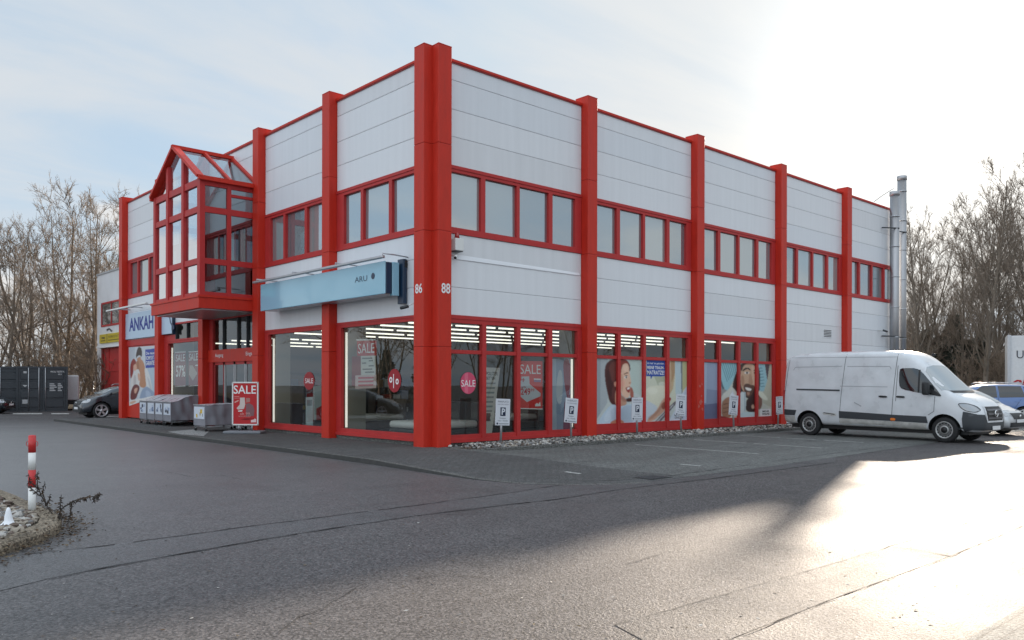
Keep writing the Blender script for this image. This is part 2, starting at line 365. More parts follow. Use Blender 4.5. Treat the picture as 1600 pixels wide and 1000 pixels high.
struct(sheet('pavement', kerbline + [(-.02, -7.9)] + EDGE + [(-.02, 24.4)], 'paver_walk', zf, .8))
struct(sheet('parking_area', [(-.02, -7.9), (3, -7.86), (7, -7.7), (12, -7.45), (46, -6.2), (46, -.2)] + EDGE[::-1], 'paver', zf, 1.2))
mb = MB()
for (a, b) in zip(kerbline[:-1], kerbline[1:]):
    a, b = Vector((*a, 0)), Vector((*b, 0)); d = (b - a).normalized(); nrm = Vector((d.y, -d.x, 0)); nrm = nrm if nrm.x < 0 or nrm.y < 0 else -nrm
    q = []
    for p in (a, b):
        z = zf(p.x, p.y) + .004; q += [p + Vector((0, 0, z)), p + nrm * .11 + Vector((0, 0, z - .006)), p + nrm * .13 + Vector((0, 0, -.13))]
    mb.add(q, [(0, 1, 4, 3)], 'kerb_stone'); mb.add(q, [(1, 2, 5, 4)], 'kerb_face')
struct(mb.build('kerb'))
mb = MB(); mb.poly([onp(u, v, 2, .006) for u, v in [(262, 674.5), (300, 671), (328, 673), (318, 681.5), (282, 678.5)]], 'ramp_stone'); struct(mb.build('entrance_ramp'))
def strip(name, up, lo, m, z=-.096):
    mb = MB(); a = [gnd(u, v, z) for u, v in up]; b = [gnd(u, v, z) for u, v in lo]
    mb.add(a + b, [(i, i + 1, len(a) + i + 1, len(a) + i) for i in range(len(a) - 1)], m); return struct(mb.build(name))
def crackline(name, pts, w, z=-.091, seed=1):
    rr = random.Random(seed); P = [gnd(u, v, z) for u, v in pts]; Q = []
    for a, b in zip(P[:-1], P[1:]):
        n = max(1, int((b - a).length / .15))
        for i in range(n): Q.append(a.lerp(b, i / n))
    Q.append(P[-1]); vs = []; fs = []
    for i, p in enumerate(Q):
        d = (Q[min(i + 1, len(Q) - 1)] - Q[max(0, i - 1)]).normalized(); nn = Vector((-d.y, d.x, 0)); ww = w * rr.uniform(.25, 1.5); j = nn * rr.uniform(-.012, .012)
        vs += [p + j + nn * ww / 2, p + j - nn * ww / 2]
    for i in range(len(Q) - 1):
        if rr.random() < .88: fs.append((2 * i, 2 * i + 1, 2 * i + 3, 2 * i + 2))
    return struct(MB().add(vs, fs, 'crack').build(name))
UP = [(0, 872), (60, 863), (150, 854), (262, 839.5), (375, 824), (525, 805), (653, 789), (787, 771), (880, 757), (1000, 751.5), (1130, 737.5), (1305, 712.5)]
LO = [(0, 923), (75, 904), (187, 882), (300, 862), (424, 840), (540, 822), (653, 805), (787, 789), (869, 780), (969, 764), (1100, 749), (1305, 722)]
strip('gutter_strip', UP, LO, 'asphalt_strip')
crackline('joint_crack', UP[:9], .022, seed=3); crackline('joint_crack', LO[1:], .022, seed=4)
PU = [(1700, 756), (1600, 789), (1391, 853), (1300, 880), (1132, 928), (960, 976)]
PL = [(1750, 782), (1600, 821), (1484, 869), (1292, 939), (1142, 998), (1060, 1030)]
strip('trench_patch', PU, PL, 'asphalt_patch')
crackline('patch_crack', PU[1:], .008, seed=5); crackline('patch_crack', PL[1:], .008, seed=6); crackline('patch_crack', [(1391, 854), (1430, 858), (1484, 868)], .02, seed=8)
for k_, pts_ in enumerate([[(420, 1000), (470, 962), (505, 950), (560, 915)], [(640, 905), (690, 896), (760, 902), (820, 893)], [(250, 735), (300, 745), (345, 742), (390, 752)], [(980, 880), (1040, 862), (1085, 858)], [(180, 960), (240, 948), (275, 930)]]): crackline('fine_crack', pts_, .009, seed=20 + k_)
crackline('edge_crack', [(912, 752), (1000, 749), (1100, 736), (1200, 722), (1300, 708.5), (1400, 696), (1500, 688)], .03, seed=9)
struct(sheet('footpath', [(-40, -15.2), (40, -14.4), (40, -22), (-40, -22)], 'paver', lambda x, y: -.094, 20))
mb = MB()
for x, y0, y1, w in [(1.78, -6.9, -2.7, .09), (5.38, -6.3, -2.1, .09), (8.35, -6.2, -1.9, .09), (11.3, -6.0, -1.9, .09), (14.9, -6.0, -1.9, .09), (-1.2, -6.25, -5.9, .10)]:
    yy = y0
    while yy < y1 - .1:
        x2 = x + (yy - y0) * .04
        if rnd.random() < .86: mb.poly([(x2 - w / 2, yy, zf(x2, yy) + .004), (x2 + w / 2, yy, zf(x2, yy) + .004), (x2 + w / 2 + .008, yy + .2, zf(x2, yy + .2) + .004), (x2 - w / 2 + .008, yy + .2, zf(x2, yy + .2) + .004)], 'line_white')
        yy += .21
struct(mb.build('bay_marking'))
for pts in ([(60, 640), (20, 641), (66, 642), (70, 641)], ):
    pass
mb = MB()
for (u0, u1, v) in [(20, 66, 647), (80, 108, 647), (165, 186, 652)]:
    mb.poly([gnd(u0, v, -.094), gnd(u1, v, -.094), gnd(u1, v - 1.3, -.094), gnd(u0, v - 1.3, -.094)], 'line_white')
struct(mb.build('road_marking'))
# drain
d0 = gnd(1020, 746, -.09); t = thing('drain_grate', 'small dark iron drain grate at the edge of the paved parking bays', 'drain', d0)
mb = MB(); mb.box(-.3, .3, -.22, .22, -.008, .0, 'crack'); mb.build('grate_frame', t)
mb = MB()
for i in range(7): mb.box(-.26 + i * .08, -.22 + i * .08, -.19, .19, .001, .008, 'dark_metal')
mb.build('grate_bar', t)
# earth below the woods
struct(sheet('earth', [(-60, 47), (8, 41), (60, 43), (60, 130), (-60, 130)], 'earth', lambda x, y: -.09, 40))
struct(sheet('earth', [(44, 10), (90, -40), (160, 0), (110, 60), (60, 40)], 'earth', lambda x, y: -.088, 40))

# ------------------------------------------------------------------ gravel bed along the wall
mb = MB(); mb.bbox(.15, 27.6, -1.36, -1.24, -.16, .0, 'kerb_stone', .015, 1); mb.box(.45, 27.5, -1.24, -.02, -.16, -.03, 'earth'); mb.box(.10, .22, -1.3, -.25, -.16, .0, 'kerb_stone')
struct(mb.build('gravel_kerb'))
def stones(name, n, gen, smin, smax, mats, seed):
    rr = random.Random(seed); mb = MB(); bm = bmesh.new(); bmesh.ops.create_icosphere(bm, subdivisions=1, radius=1); bv = [v.co.copy() for v in bm.verts]; bf = [[v.index for v in f.verts] for f in bm.faces]; bm.free()
    for i in range(n):
        p = gen(rr); s = rr.uniform(smin, smax); k = [rr.uniform(.7, 1.3) for _ in bv]; sc = Vector((rr.uniform(.8, 1.3), rr.uniform(.7, 1.1), rr.uniform(.5, .85))); a = rr.uniform(0, 6.3); r = Matrix.Rotation(a, 3, 'Z')
        mb.add([p + r @ Vector((v.x * sc.x, v.y * sc.y, v.z * sc.z)) * s * q for v, q in zip(bv, k)], bf, rr.choice(mats))
    return stuff(mb.build(name))
for n, c in dict(pebble_white=(.46, .44, .41), pebble_tan=(.33, .285, .23), pebble_grey=(.20, .195, .19), pebble_brown=(.13, .095, .075), pebble_dark=(.06, .055, .05)).items(): mat(n, c, .8)
PEB = ['pebble_white', 'pebble_white', 'pebble_tan', 'pebble_grey', 'pebble_grey', 'pebble_brown', 'pebble_dark']
def gb(rr):
    x = rr.triangular(.28, 27.4, 2) ; y = rr.uniform(-1.22, -.04); return Vector((x, y, -.02 + .07 * math.sin((y + 1.24) / 1.2 * 3.1) * rr.random() + rr.uniform(0, .03)))
stones('gravel', 5600, gb, .024, .06, PEB, 11)

# ------------------------------------------------------------------ the store
S, SL, PW, PT = 5.59, 4.677, .427, .263
ZC = 10.02
B = thing('store_building', 'large two storey furniture store with pale panels, red pillars and red framed windows', 'store', (0, 0, 0))
XE, YE = 27.35, 23.85
def frR(mb, x0, x1, z0, z1, m='red_frame', y0=-.012, y1=.10): mb.box(x0, x1, y0, y1, z0, z1, m)
def frL(mb, y0, y1, z0, z1, m='red_frame', x0=-.012, x1=.10): mb.box(x0, x1, y0, y1, z0, z1, m)
# pillars
def pillar(side, k):
    mb = MB(); segs = [-.02 if side else -.02, 2.55, 5.50, 7.72, 10.22]
    g = .003
    for a, b in zip(segs[:-1], segs[1:]):
        if side == 0: mb.bbox(k * S, k * S + PW, -PT, .25, a + g, b - g, 'red_pillar', .012, 2)
        else: mb.bbox(-PT, .25, k * SL, k * SL + PW, a + g, b - g, 'red_pillar', .012, 2)
    for a in segs[1:-1]:
        if side == 0: mb.box(k * S + .015, k * S + PW - .015, -PT + .015, .2, a - .02, a + .02, 'red_dark')
        else: mb.box(-PT + .015, .2, k * SL + .015, k * SL + PW - .015, a - .02, a + .02, 'red_dark')
    if side == 0: mb.bbox(k * S - .003, k * S + PW + .003, -PT - .003, .25, 10.215, 10.24, 'red_pillar', .006, 1)
    else: mb.bbox(-PT - .003, .25, k * SL - .003, k * SL + PW + .003, 10.215, 10.24, 'red_pillar', .006, 1)
    return mb.build('pillar', B)
PR = [pillar(0, k) for k in range(5)]; PLs = [pillar(1, k) for k in range(6)]
# inner corner post filling the notch between the two corner pillars
mb = MB(); mb.box(.0, .24, .0, .24, 0, 10.1, 'red_dark'); mb.build('corner_post', B)
UPS = [7.30, 8.05, 8.76, 9.52, 9.985]; LOS = [3.40, 4.13, 4.86, 5.52]; GRD = [.06, 1.0, 1.8, 2.6, 3.40]
def cladding(side, a, b, zs, name='wall_panel'):
    mb = MB(); g = .005
    for z0, z1 in zip(zs[:-1], zs[1:]):
        cm = rnd.choice(['cladding', 'cladding', 'cladding_cool', 'cladding_dull'])
        if side == 0: mb.bbox(a + .012, b - .012, 0, .06, z0 + g, z1 - g, cm, .008, 1)
        else: mb.bbox(0, .06, a + .012, b - .012, z0 + g, z1 - g, cm, .008, 1)
    if side == 0: mb.box(a, b, .012, .14, zs[0], zs[-1], 'joint')
    else: mb.box(.012, .14, a, b, zs[0], zs[-1], 'joint')
    return mb.build(name, B)
def upwin(side, a, b, cuts, off=0):
    """red framed strip window between a and b; cuts = mullions (start,end)"""
    f = MB(); p = MB(); fr = (lambda *q, **k: frR(f, *q, **k)) if side == 0 else (lambda *q, **k: frL(f, *q, **k))
    kw = (dict(y0=-.03) if side == 0 else dict(x0=-.03))
    fr(a, b, 7.215, 7.298, **kw); fr(a, b, 7.13, 7.21); fr(a, b, 5.605, 5.69); fr(a, b, 5.525, 5.60, **kw)
    ed = [a] + [q for c in cuts for q in c]
    for c0, c1 in cuts: fr(c0, c1, 5.69, 7.13)
    fr(a, a + .1, 5.69, 7.13)
    lo = a + .1
    g = []
    for c0, c1 in cuts: g.append((lo, c0)); lo = c1
    if lo < b - .2: g.append((lo, b - .02))
    for i, (c0, c1) in enumerate(g):
        pm = rnd.choice(['upper_pane', 'upper_pane', 'upper_pane_blind', 'upper_pane_dark']); e0, e1, e2 = [rnd.uniform(-.006, .006) for _ in range(3)]; tl_ = .075
        if side == 0: p.poly([(c0 - .02, .075, 5.67), (c1 + .02, .075 + e0, 5.67), (c1 + .02, .075 + e0 + e1, 7.15), (c0 - .02, .075 + e1, 7.15)], pm)
        else: p.poly([(.075, c0 - .02, 5.67), (.075 + e0, c1 + .02, 5.67), (.075 + e0 + e1, c1 + .02, 7.15), (.075 + e1, c0 - .02, 7.15)], pm)
        # rubber seal round the pane
    o = f.build('window', B); p.build('pane', o); return o
CUTR = [(1.62, 1.78), (2.93, 3.045), (4.19, 4.35), (5.30, 5.575)]
CUTL = [(1.79, 1.94), (3.22, 3.36), (4.27, 4.665)]
for k in range(5):
    a, b = k * S + PW, min((k + 1) * S, XE)
    cladding(0, a, b, UPS); cladding(0, a, b, LOS)
    upwin(0, a, b, [(k * S + c, min(k * S + d, XE)) for c, d in CUTR if k * S + c < XE])
    mb = MB(); mb.box(a, b, -.045, .3, 9.985, 10.05, 'red_pillar'); mb.box(a, b, -.03, .3, 9.95, 9.985, 'red_dark'); mb.build('roof_edge', B)
for k in range(5):
    a, b = k * SL + PW, (k + 1) * SL
    cladding(1, a, b, UPS)
    if k not in (2, 3): cladding(1, a, b, LOS)
    if k == 3: cladding(1, a, b, [4.86, 5.52])
    upwin(1, a, b, [(k * SL + c, k * SL + d) for c, d in CUTL])
    mb = MB(); mb.box(-.045, .3, a, b, 9.985, 10.05, 'red_pillar'); mb.box(-.03, .3, a, b, 9.95, 9.985, 'red_dark'); mb.build('roof_edge', B)
# bent flashing in the first bay
mb = MB(); mb.add([(.5, -.004, 4.99), (5.5, -.004, 4.94), (5.5, -.022, 4.868), (.5, -.022, 4.868), (.5, -.004, 4.85), (5.5, -.004, 4.85)], [(0, 1, 2, 3), (3, 2, 5, 4)], 'flashing'); mb.build('flashing', B)
# closed ground-floor bays
for k in (3, 4): cladding(0, k * S + PW, min((k + 1) * S, XE), GRD)
mb = MB()
mb.box(XE, XE + .1, 0, 24, -.1, 10.0, 'cladding'); mb.box(.3, XE, YE + .02, YE + .12, -.1, 10.0, 'cladding'); mb.build('rear_wall', B)
mb = MB(); mb.box(.2, XE, .2, YE, 9.88, 9.94, 'joint'); mb.build('roof', B)
# shopfronts, right wall
def shopR(k):
    a, b = k * S + PW, (k + 1) * S; f = MB(); p = MB(); o = k * S
    frR(f, a, b, 3.31, 3.40, y0=-.03); frR(f, a, b, 3.20, 3.31); frR(f, a, b, 2.40, 2.50); frR(f, a, b, .07, .16, y0=-.05); frR(f, a, b, .16, .27 if k == 0 else .38)
    for c, d in [(1.66, 1.80), (2.93, 3.065), (4.17, 4.325), (5.40, 5.575)]:
        frR(f, o + c, o + d, .16, 3.20, y0=-.04)
    f.box(a, b, .0, .12, -.1, .07, 'kerb_stone')
    cells = [(a, o + 1.66), (o + 1.80, o + 2.93), (o + 3.065, o + 4.17), (o + 4.325, o + 5.40)]
    for c, d in cells:
        for z0, z1 in ((.22, 2.42), (2.48, 3.22)):
            p.poly([(c - .01, .06, z0), (d + .01, .06, z0), (d + .01, .06, z1), (c - .01, .06, z1)], 'shop_glass')
    w = f.build('shop_window', B); p.build('pane', w)
for k in range(3): shopR(k)
def shopL(a, b, left=.26, ztop=3.40, zbot=.10, mull=(), rail=None):
    f = MB(); p = MB()
    frL(f, a, b, ztop - .06, ztop, x0=-.03); frL(f, a, b, ztop - .15, ztop - .06); frL(f, a, b, zbot, zbot + .08, x0=-.05); frL(f, a, b, zbot + .08, .30)
    frL(f, b - left, b, .3, ztop - .15); frL(f, a, a + .08, .3, ztop - .15)
    for m in mull: frL(f, m, m + .06, .3, ztop - .15, 'dark_metal')
    if rail: frL(f, a, b, rail, rail + .1)
    f.box(.0, .12, a, b, -.1, zbot, 'kerb_stone')
    p.poly([(.06, a, .25), (.06, b, .25), (.06, b, ztop - .1), (.06, a, ztop - .1)], 'shop_glass')
    w = f.build('shop_window', B); p.build('pane', w); return w
shopL(PW, SL); shopL(SL + PW, 2 * SL); shopL(3 * SL + PW, 4 * SL, left=.42, ztop=3.42)
f = MB(); frL(f, 3 * SL + PW, 17.45, 4.03, 4.10); frL(f, 3 * SL + PW, 3 * SL + PW + .08, 3.42, 4.03)
for m_ in (16.2, 17.38): frL(f, m_, m_ + .06, 3.42, 4.03, 'dark_metal')
w_ = f.build('window', B); p = MB(); p.poly([(.06, 3 * SL + PW, 3.40), (.06, 17.45, 3.40), (.06, 17.45, 4.05), (.06, 3 * SL + PW, 4.05)], 'shop_glass'); p.build('pane', w_)
# bay with the entrance
def quadL(mb, y0, y1, z0, z1, m, x=.06): mb.poly([(x, y0, z0), (x, y1, z0), (x, y1, z1), (x, y0, z1)], m)
ea, eb = 2 * SL + PW, 3 * SL
f = MB(); frL(f, ea, eb, 3.98, 4.35); frL(f, ea, eb, 2.40, 2.86, m='red_pillar', x0=-.05); frL(f, ea, ea + .12, 0, 3.98); frL(f, eb - .35, eb, 0, 3.98)
frL(f, 11.5, 11.56, 2.86, 3.98, 'dark_metal'); frL(f, 10.75, 10.79, 2.86, 3.98, 'dark_metal'); frL(f, 12.75, 12.80, 2.86, 3.98, 'dark_metal')
ent = f.build('entrance', B); p = MB(); quadL(p, ea, eb, 2.84, 4.0, 'shop_glass'); p.build('pane', ent)
f = MB()
for y0, y1 in ((ea + .12, 10.9), (10.94, 11.8), (11.84, 12.7), (12.74, 13.6)):
    for q in ((y0, y0 + .06), (y1 - .06, y1)): frL(f, *q, .0, 2.40, m='red_dark' if y1 > 12.8 else 'grey_metal', x0=.02, x1=.08)
    frL(f, y0, y1, 0, .1, m='grey_metal', x0=.02, x1=.08); frL(f, y0, y1, 2.3, 2.4, m='red_frame', x0=.02, x1=.08)
    quadL(f, y0, y1, .1, 2.3, 'shop_glass', .05)
f.build('sliding_door', B)
f = MB(); f.text('Ausgang', (-.056, 13.35, 2.55), (0, -1, 0), (0, 0, 1), .17, 'white_paint', w=.72); f.build('door_lettering', B); f = MB(); f.text('Eingang', (-.056, 10.72, 2.55), (0, -1, 0), (0, 0, 1), .17, 'white_paint', w=.72); f.build('door_lettering', B)
# bay 4 lower band and bay 5
f = MB(); frL(f, 17.46, 4 * SL, 3.42, 3.62); frL(f, 3 * SL + PW, 4 * SL, 4.10, 4.86, m='cladding', x0=.0)
frL(f, 4 * SL + PW, 5 * SL, 3.32, 3.60, x0=-.04); frL(f, 4 * SL + PW, 5 * SL, .05, .72, x0=-.03, m='red_pillar'); frL(f, 4 * SL + PW, 5 * SL, .72, 3.32, m='red_frame', x0=.0); frL(f, 4 * SL + PW, 5 * SL, 3.6, 4.86, m='cladding', x0=.02)
f.build('lower_wall', B)
# numbers on the corner pillars
f = MB(); f.text('86', (-PT - .004, .355, 3.91), (0, -1, 0), (0, 0, 1), .25, 'white_paint', w=.30, bold=.02); f.build('house_number', B)
f = MB(); f.text('88', (.10, -PT - .004, 3.91), (1, 0, 0), (0, 0, 1), .26, 'white_paint', w=.285, bold=.02); f.build('house_number', B)
# scuffed paint on third pillar
for (x, z, s) in [(11.33, 1.55, .07), (11.4, 1.0, .12), (11.28, .85, .08), (11.5, .75, .09), (11.43, 1.2, .05), (11.46, 1.62, .05)]:
    f = MB(); f.poly([(x + math.cos(a) * s * rnd.uniform(.4, 1.1), -PT - .003, z + math.sin(a) * s * rnd.uniform(.4, 1.1)) for a in [i * 6.283 / 9 for i in range(9)]], C(190, 95, 85)); f.build('paint_chip', B)
# ventilation grille
f = MB(); f.box(20.64, 21.45, -.008, .03, 3.60, 3.96, 'cladding'); g_ = f.build('vent', B); f = MB()
for i in range(5): f.box(20.72, 21.38, -.02, .0, 3.65 + i * .065, 3.68 + i * .065, 'dark_metal')
f.build('slat', g_)
# interior of the shop
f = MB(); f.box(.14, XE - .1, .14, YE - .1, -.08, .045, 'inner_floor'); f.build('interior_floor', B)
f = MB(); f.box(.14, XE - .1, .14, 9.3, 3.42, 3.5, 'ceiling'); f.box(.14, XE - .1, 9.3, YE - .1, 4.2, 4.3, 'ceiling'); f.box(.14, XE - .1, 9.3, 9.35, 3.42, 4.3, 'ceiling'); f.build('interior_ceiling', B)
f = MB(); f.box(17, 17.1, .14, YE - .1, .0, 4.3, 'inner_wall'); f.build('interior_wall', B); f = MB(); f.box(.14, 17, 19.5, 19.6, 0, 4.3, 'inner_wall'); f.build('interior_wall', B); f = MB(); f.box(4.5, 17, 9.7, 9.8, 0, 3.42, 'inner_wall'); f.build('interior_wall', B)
f = MB()
for q_ in ((.16, .9, 4.50, 4.56, .04, 3.40), (.16, .8, 9.1, 9.15, .04, 3.40), (5.56, 5.62, .16, .9, .04, 3.40), (11.1, 11.16, .16, .9, .04, 3.4), (16.5, 16.56, .16, .9, .04, 3.4), (.16, 1.1, 18.3, 18.36, .04, 4.1)): MB().box(*q_, 'beige_wall').build('interior_wall', B)

for yy, zc in [(.8, 3.36), (2.0, 3.36), (3.4, 3.36), (5.0, 3.36), (6.8, 3.36), (8.6, 3.36), (11.2, 3.30), (13.6, 3.30), (16.2, 3.30)]:
    f = MB(); fx = MB(); x = .7
    while x < 16.2:
        f.box(x, x + 1.52, yy - .025, yy + .025, zc - .07, zc - .03, 'tube_light'); x += 1.68
    fx.box(.6, 16.4, yy - .05, yy + .05, zc - .025, zc, 'grey_metal')
    o = fx.build('ceiling_lamp', B); f.build('tube', o)
for (x0, y0, x1, y1, zt) in [(.13, 4.34, .17, 4.40, 3.12), (.13, 8.98, .17, 9.04, 3.12), (5.32, .13, 5.37, .17, 2.36), (.13, 18.20, .17, 18.26, 3.1)]:
    f = MB(); f.box(x0, x1, y0, y1, .32, zt, 'edge_light'); f.build('edge_lamp', B)

# ------------------------------------------------------------------ glazed bay over the entrance
X0, YA, YB = -2.05, 2 * SL + PW + .01, 14.06
f = MB(); f.box(X0 - .06, 0, YA - .05, YB + .05, 4.07, 4.42, 'red_pillar'); f.box(X0 - .09, 0, YA - .08, YB + .08, 4.425, 4.50, 'red_pillar'); f.box(X0 + .1, -.01, YA + .1, YB - .1, 4.03, 4.066, 'grey_metal')
bay = f.build('bay_window', B)
f = MB(); w = .10; m_ = 'red_frame'
ZR = [(4.50, 4.62), (5.53, 5.72), (7.22, 7.42), (8.10, 8.32)]
for z0, z1 in ZR:
    f.box(X0, X0 + w, YA, YB, z0, z1, m_); f.box(X0 + w, -.01, YA, YA + w, z0, z1, m_); f.box(X0 + w, -.01, YB - w, YB, z0, z1, m_)
for y0, y1 in ((YA, YA + .22), (YB - .2, YB)): f.box(X0 - .012, X0 + .16, y0 - .012, y1, 4.5, 8.33, m_)
for yc in (11.24, 12.66):
    zt = 8.35 + (9.62 - 8.35) * (1 - abs(yc - 11.93) / 2.12)
    f.box(X0 - .03, X0 + .12, yc - .1, yc + .1, 4.5, zt, m_)
for yy in (YA, YB - w): f.box(-1.14, -1.0, yy - .01, yy + w, 4.5, 8.32, m_); f.box(-.16, -.01, yy - .01, yy + w, 4.5, 8.32, m_)
f.box(-1.0, -.16, YA - .006, YA + w, 7.84, 7.93, m_); f.build('bay_frame', bay)
p = MB()
for z0, z1 in ((4.55, 5.6), (5.65, 7.3), (7.35, 8.2)):
    p.poly([(X0 + .06, YA + .05, z0), (X0 + .06, YB - .05, z0), (X0 + .06, YB - .05, z1), (X0 + .06, YA + .05, z1)], 'mirror_glass')
    for yy in (YA + .05, YB - .05): p.poly([(X0 + .07, yy, z0), (-.02, yy, z0), (-.02, yy, z1), (X0 + .07, yy, z1)], 'bay_glass')
yr, zr, ze = 11.93, 9.72, 8.32
p.poly([(X0 + .06, YA + .05, 8.25), (X0 + .06, YB - .05, 8.25), (X0 + .06, yr, zr - .06)], 'mirror_glass'); p.build('pane', bay)
p = MB()
for ye in (YA - .03, YB + .03): p.poly([(X0 + .02, ye, ze + .03), (-.02, ye, ze + .03), (-.02, yr, zr), (X0 + .02, yr, zr)], 'roof_glass')
p.build('roof_pane', bay)
f = MB()
for ye in (YA - .06, YB + .06):
    for xx, ww in ((X0 - .02, .24), (-1.05, .09), (-.05, .1)): f.bar((xx, ye, ze + .03), (xx, yr, zr + .02), ww, .10, 'red_pillar', up=(1, 0, 0) if False else (0, 0, 1))
    f.box(X0 - .1, -.0, ye - .09 if ye < yr else ye - .03, ye + .03 if ye < yr else ye + .09, ze - .08, ze + .06, 'red_pillar')
f.bar((X0 - .14, yr, zr + .03), (0, yr, zr + .03), .16, .12, 'red_pillar'); f.build('roof_frame', bay)
# rooms behind the glazed bay: pale blinds

# ------------------------------------------------------------------ printed posters (flat prints on or behind the glass)
class Print:
    """flat print on wall plane axis/val, traced in crop pixels (origin o, scale k)"""
    def __init__(s, ax, val, o, k): s.ax, s.val, s.o, s.k, s.n, s.mb = ax, val, o, k, 0, MB()
    def P(s, x, y, lift=True):
        p = onp(s.o[0] + x / s.k, s.o[1] + y / s.k, s.ax, s.val)
        if lift: p[s.ax] -= s.n * .0008
        return p
    def poly(s, pts, c, rough=.4):
        s.n += 1; s.mb.poly([s.P(*q) for q in pts], C(*c, rough=rough) if isinstance(c, tuple) else c); return s
    def blob(s, pts, c, it=2):           # rounded outline through the corners
        for _ in range(it):
            q = []
            for a, b in zip(pts, pts[1:] + pts[:1]): q += [(a[0] * .75 + b[0] * .25, a[1] * .75 + b[1] * .25), (a[0] * .25 + b[0] * .75, a[1] * .25 + b[1] * .75)]
            pts = q
        return s.poly(pts, c)
    def text(s, txt, x0, y0, x1, y1, c, bold=.01):     # bottom-left, top-right in crop pixels
        s.n += 1; a, b = s.P(x0, y0), s.P(x1, y1); b2 = s.P(x0, y1)
        w = abs(b.x - a.x) if s.ax == 1 else abs(b.y - a.y); h = abs(b2.z - a.z)
        s.mb.text(txt, a, (1, 0, 0) if s.ax == 1 else (0, -1, 0), (0, 0, 1), h, C(*c) if isinstance(c, tuple) else c, w=w, bold=bold); return s
    def done(s, name, label, cat, group=None):
        o = s.mb.build(name, fix=False); return tag(o, label, cat, group)
import numpy as np
def photo_mat():
    m = bpy.data.materials.new('photo_print'); m.use_nodes = True; t = m.node_tree; b = t.nodes['Principled BSDF']; a = t.nodes.new('ShaderNodeVertexColor'); a.layer_name = 'Col'
    t.links.new(a.outputs[0], b.inputs['Base Color']); b.inputs['Roughness'].default_value = .4; b.inputs['Specular IOR Level'].default_value = .3; return m
MATS['photo_print'] = photo_mat()
class Photo(Print):
    """a printed photograph: soft edged colour fields on a fine grid; corners = tl, tr, br, bl in crop pixels"""
    def __init__(s, ax, val, o, k, corners, nx, ny):
        Print.__init__(s, ax, val, o, k); s.cn = [np.array(c, float) for c in corners]; s.nx, s.ny = nx, ny
        U, V = np.meshgrid(np.linspace(0, 1, nx + 1), np.linspace(0, 1, ny + 1)); tl, tr, br, bl = s.cn
        P = (tl[None, None] * ((1 - U) * (1 - V))[..., None] + tr * (U * (1 - V))[..., None] + br * (U * V)[..., None] + bl * ((1 - U) * V)[..., None]); s.X, s.Y = P[..., 0], P[..., 1]
        s.img = np.zeros((ny + 1, nx + 1, 3)) + .6; s.texts = []
    def poly(s, pts, c, rough=.4, soft=1, a=1.0):
        if not isinstance(c, tuple): return s
        x, y = s.X, s.Y; ins = np.zeros(x.shape, bool)
        for (x0, y0), (x1, y1) in zip(pts, pts[1:] + pts[:1]):
            if y0 == y1: continue
            ins ^= ((y0 > y) != (y1 > y)) & (x < (x1 - x0) * (y - y0) / (y1 - y0) + x0)
        m = ins.astype(float)
        for _ in range(soft):
            q = np.pad(m, 1, mode='edge'); m = (q[:-2, 1:-1] + q[2:, 1:-1] + q[1:-1, :-2] + q[1:-1, 2:] + 2 * m) / 6
        m = (m * a)[..., None]; s.img = s.img * (1 - m) + np.array(srgb(*c)) * m; return s
    def blob(s, pts, c, it=2, soft=2, a=1.0):
        for _ in range(it):
            q = []
            for p0, p1 in zip(pts, pts[1:] + pts[:1]): q += [(p0[0] * .75 + p1[0] * .25, p0[1] * .75 + p1[1] * .25), (p0[0] * .25 + p1[0] * .75, p0[1] * .25 + p1[1] * .75)]
            pts = q
        return s.poly(pts, c, soft=soft, a=a)
    def done(s, name, label, cat, group=None):
        nx, ny = s.nx, s.ny; vs = [onp(s.o[0] + s.X[j, i] / s.k, s.o[1] + s.Y[j, i] / s.k, s.ax, s.val) for j in range(ny + 1) for i in range(nx + 1)]; fs = [(j * (nx + 1) + i, j * (nx + 1) + i + 1, (j + 1) * (nx + 1) + i + 1, (j + 1) * (nx + 1) + i) for j in range(ny) for i in range(nx)]
        k = len(s.mb.v); s.mb.add(vs, fs, 'photo_print'); me = s.mb.mesh(name); ca = me.color_attributes.new('Col', 'FLOAT_COLOR', 'POINT'); col = np.ones((len(s.mb.v), 4)); r2 = np.random.default_rng(3); im = s.img * (1 + r2.normal(0, .025, s.img.shape[:2]))[..., None]
        col[k:, :3] = im.reshape(-1, 3); ca.data.foreach_set('color', col.ravel()); o = bpy.data.objects.new(name, me); COL.objects.link(o); return tag(o, label, cat, group)
WHT = (232, 232, 230)
p = Photo(1, .035, (925, 540), 7.144, [(45, 136), (1088, 172), (1088, 842), (45, 886)], 210, 150)
p.poly([(45, 136), (1088, 172), (1088, 842), (45, 886)], (196, 204, 200)).poly([(45, 136), (175, 142), (190, 420), (170, 640), (45, 830)], (172, 180, 183)).poly([(45, 136), (100, 140), (90, 760), (45, 830)], (158, 167, 172))
p.poly([(420, 150), (570, 155), (570, 560), (440, 520)], (186, 200, 192)).poly([(590, 158), (1088, 172), (1088, 600), (590, 800)], (206, 208, 188)).poly([(690, 340), (830, 335), (830, 480), (740, 450)], (178, 182, 158)).blob([(730, 410), (820, 400), (825, 480), (760, 470)], (205, 208, 190))
p.poly([(845, 165), (925, 168), (925, 330), (905, 480), (855, 570)], (196, 172, 138)).poly([(880, 168), (925, 168), (925, 300), (890, 420)], (176, 142, 108)).poly([(925, 170), (1003, 172), (1006, 560), (935, 570)], (186, 203, 206)).poly([(990, 172), (1010, 172), (1012, 540), (1000, 540)], (120, 128, 128)).poly([(1010, 172), (1088, 175), (1088, 450), (1012, 500)], (184, 184, 142))
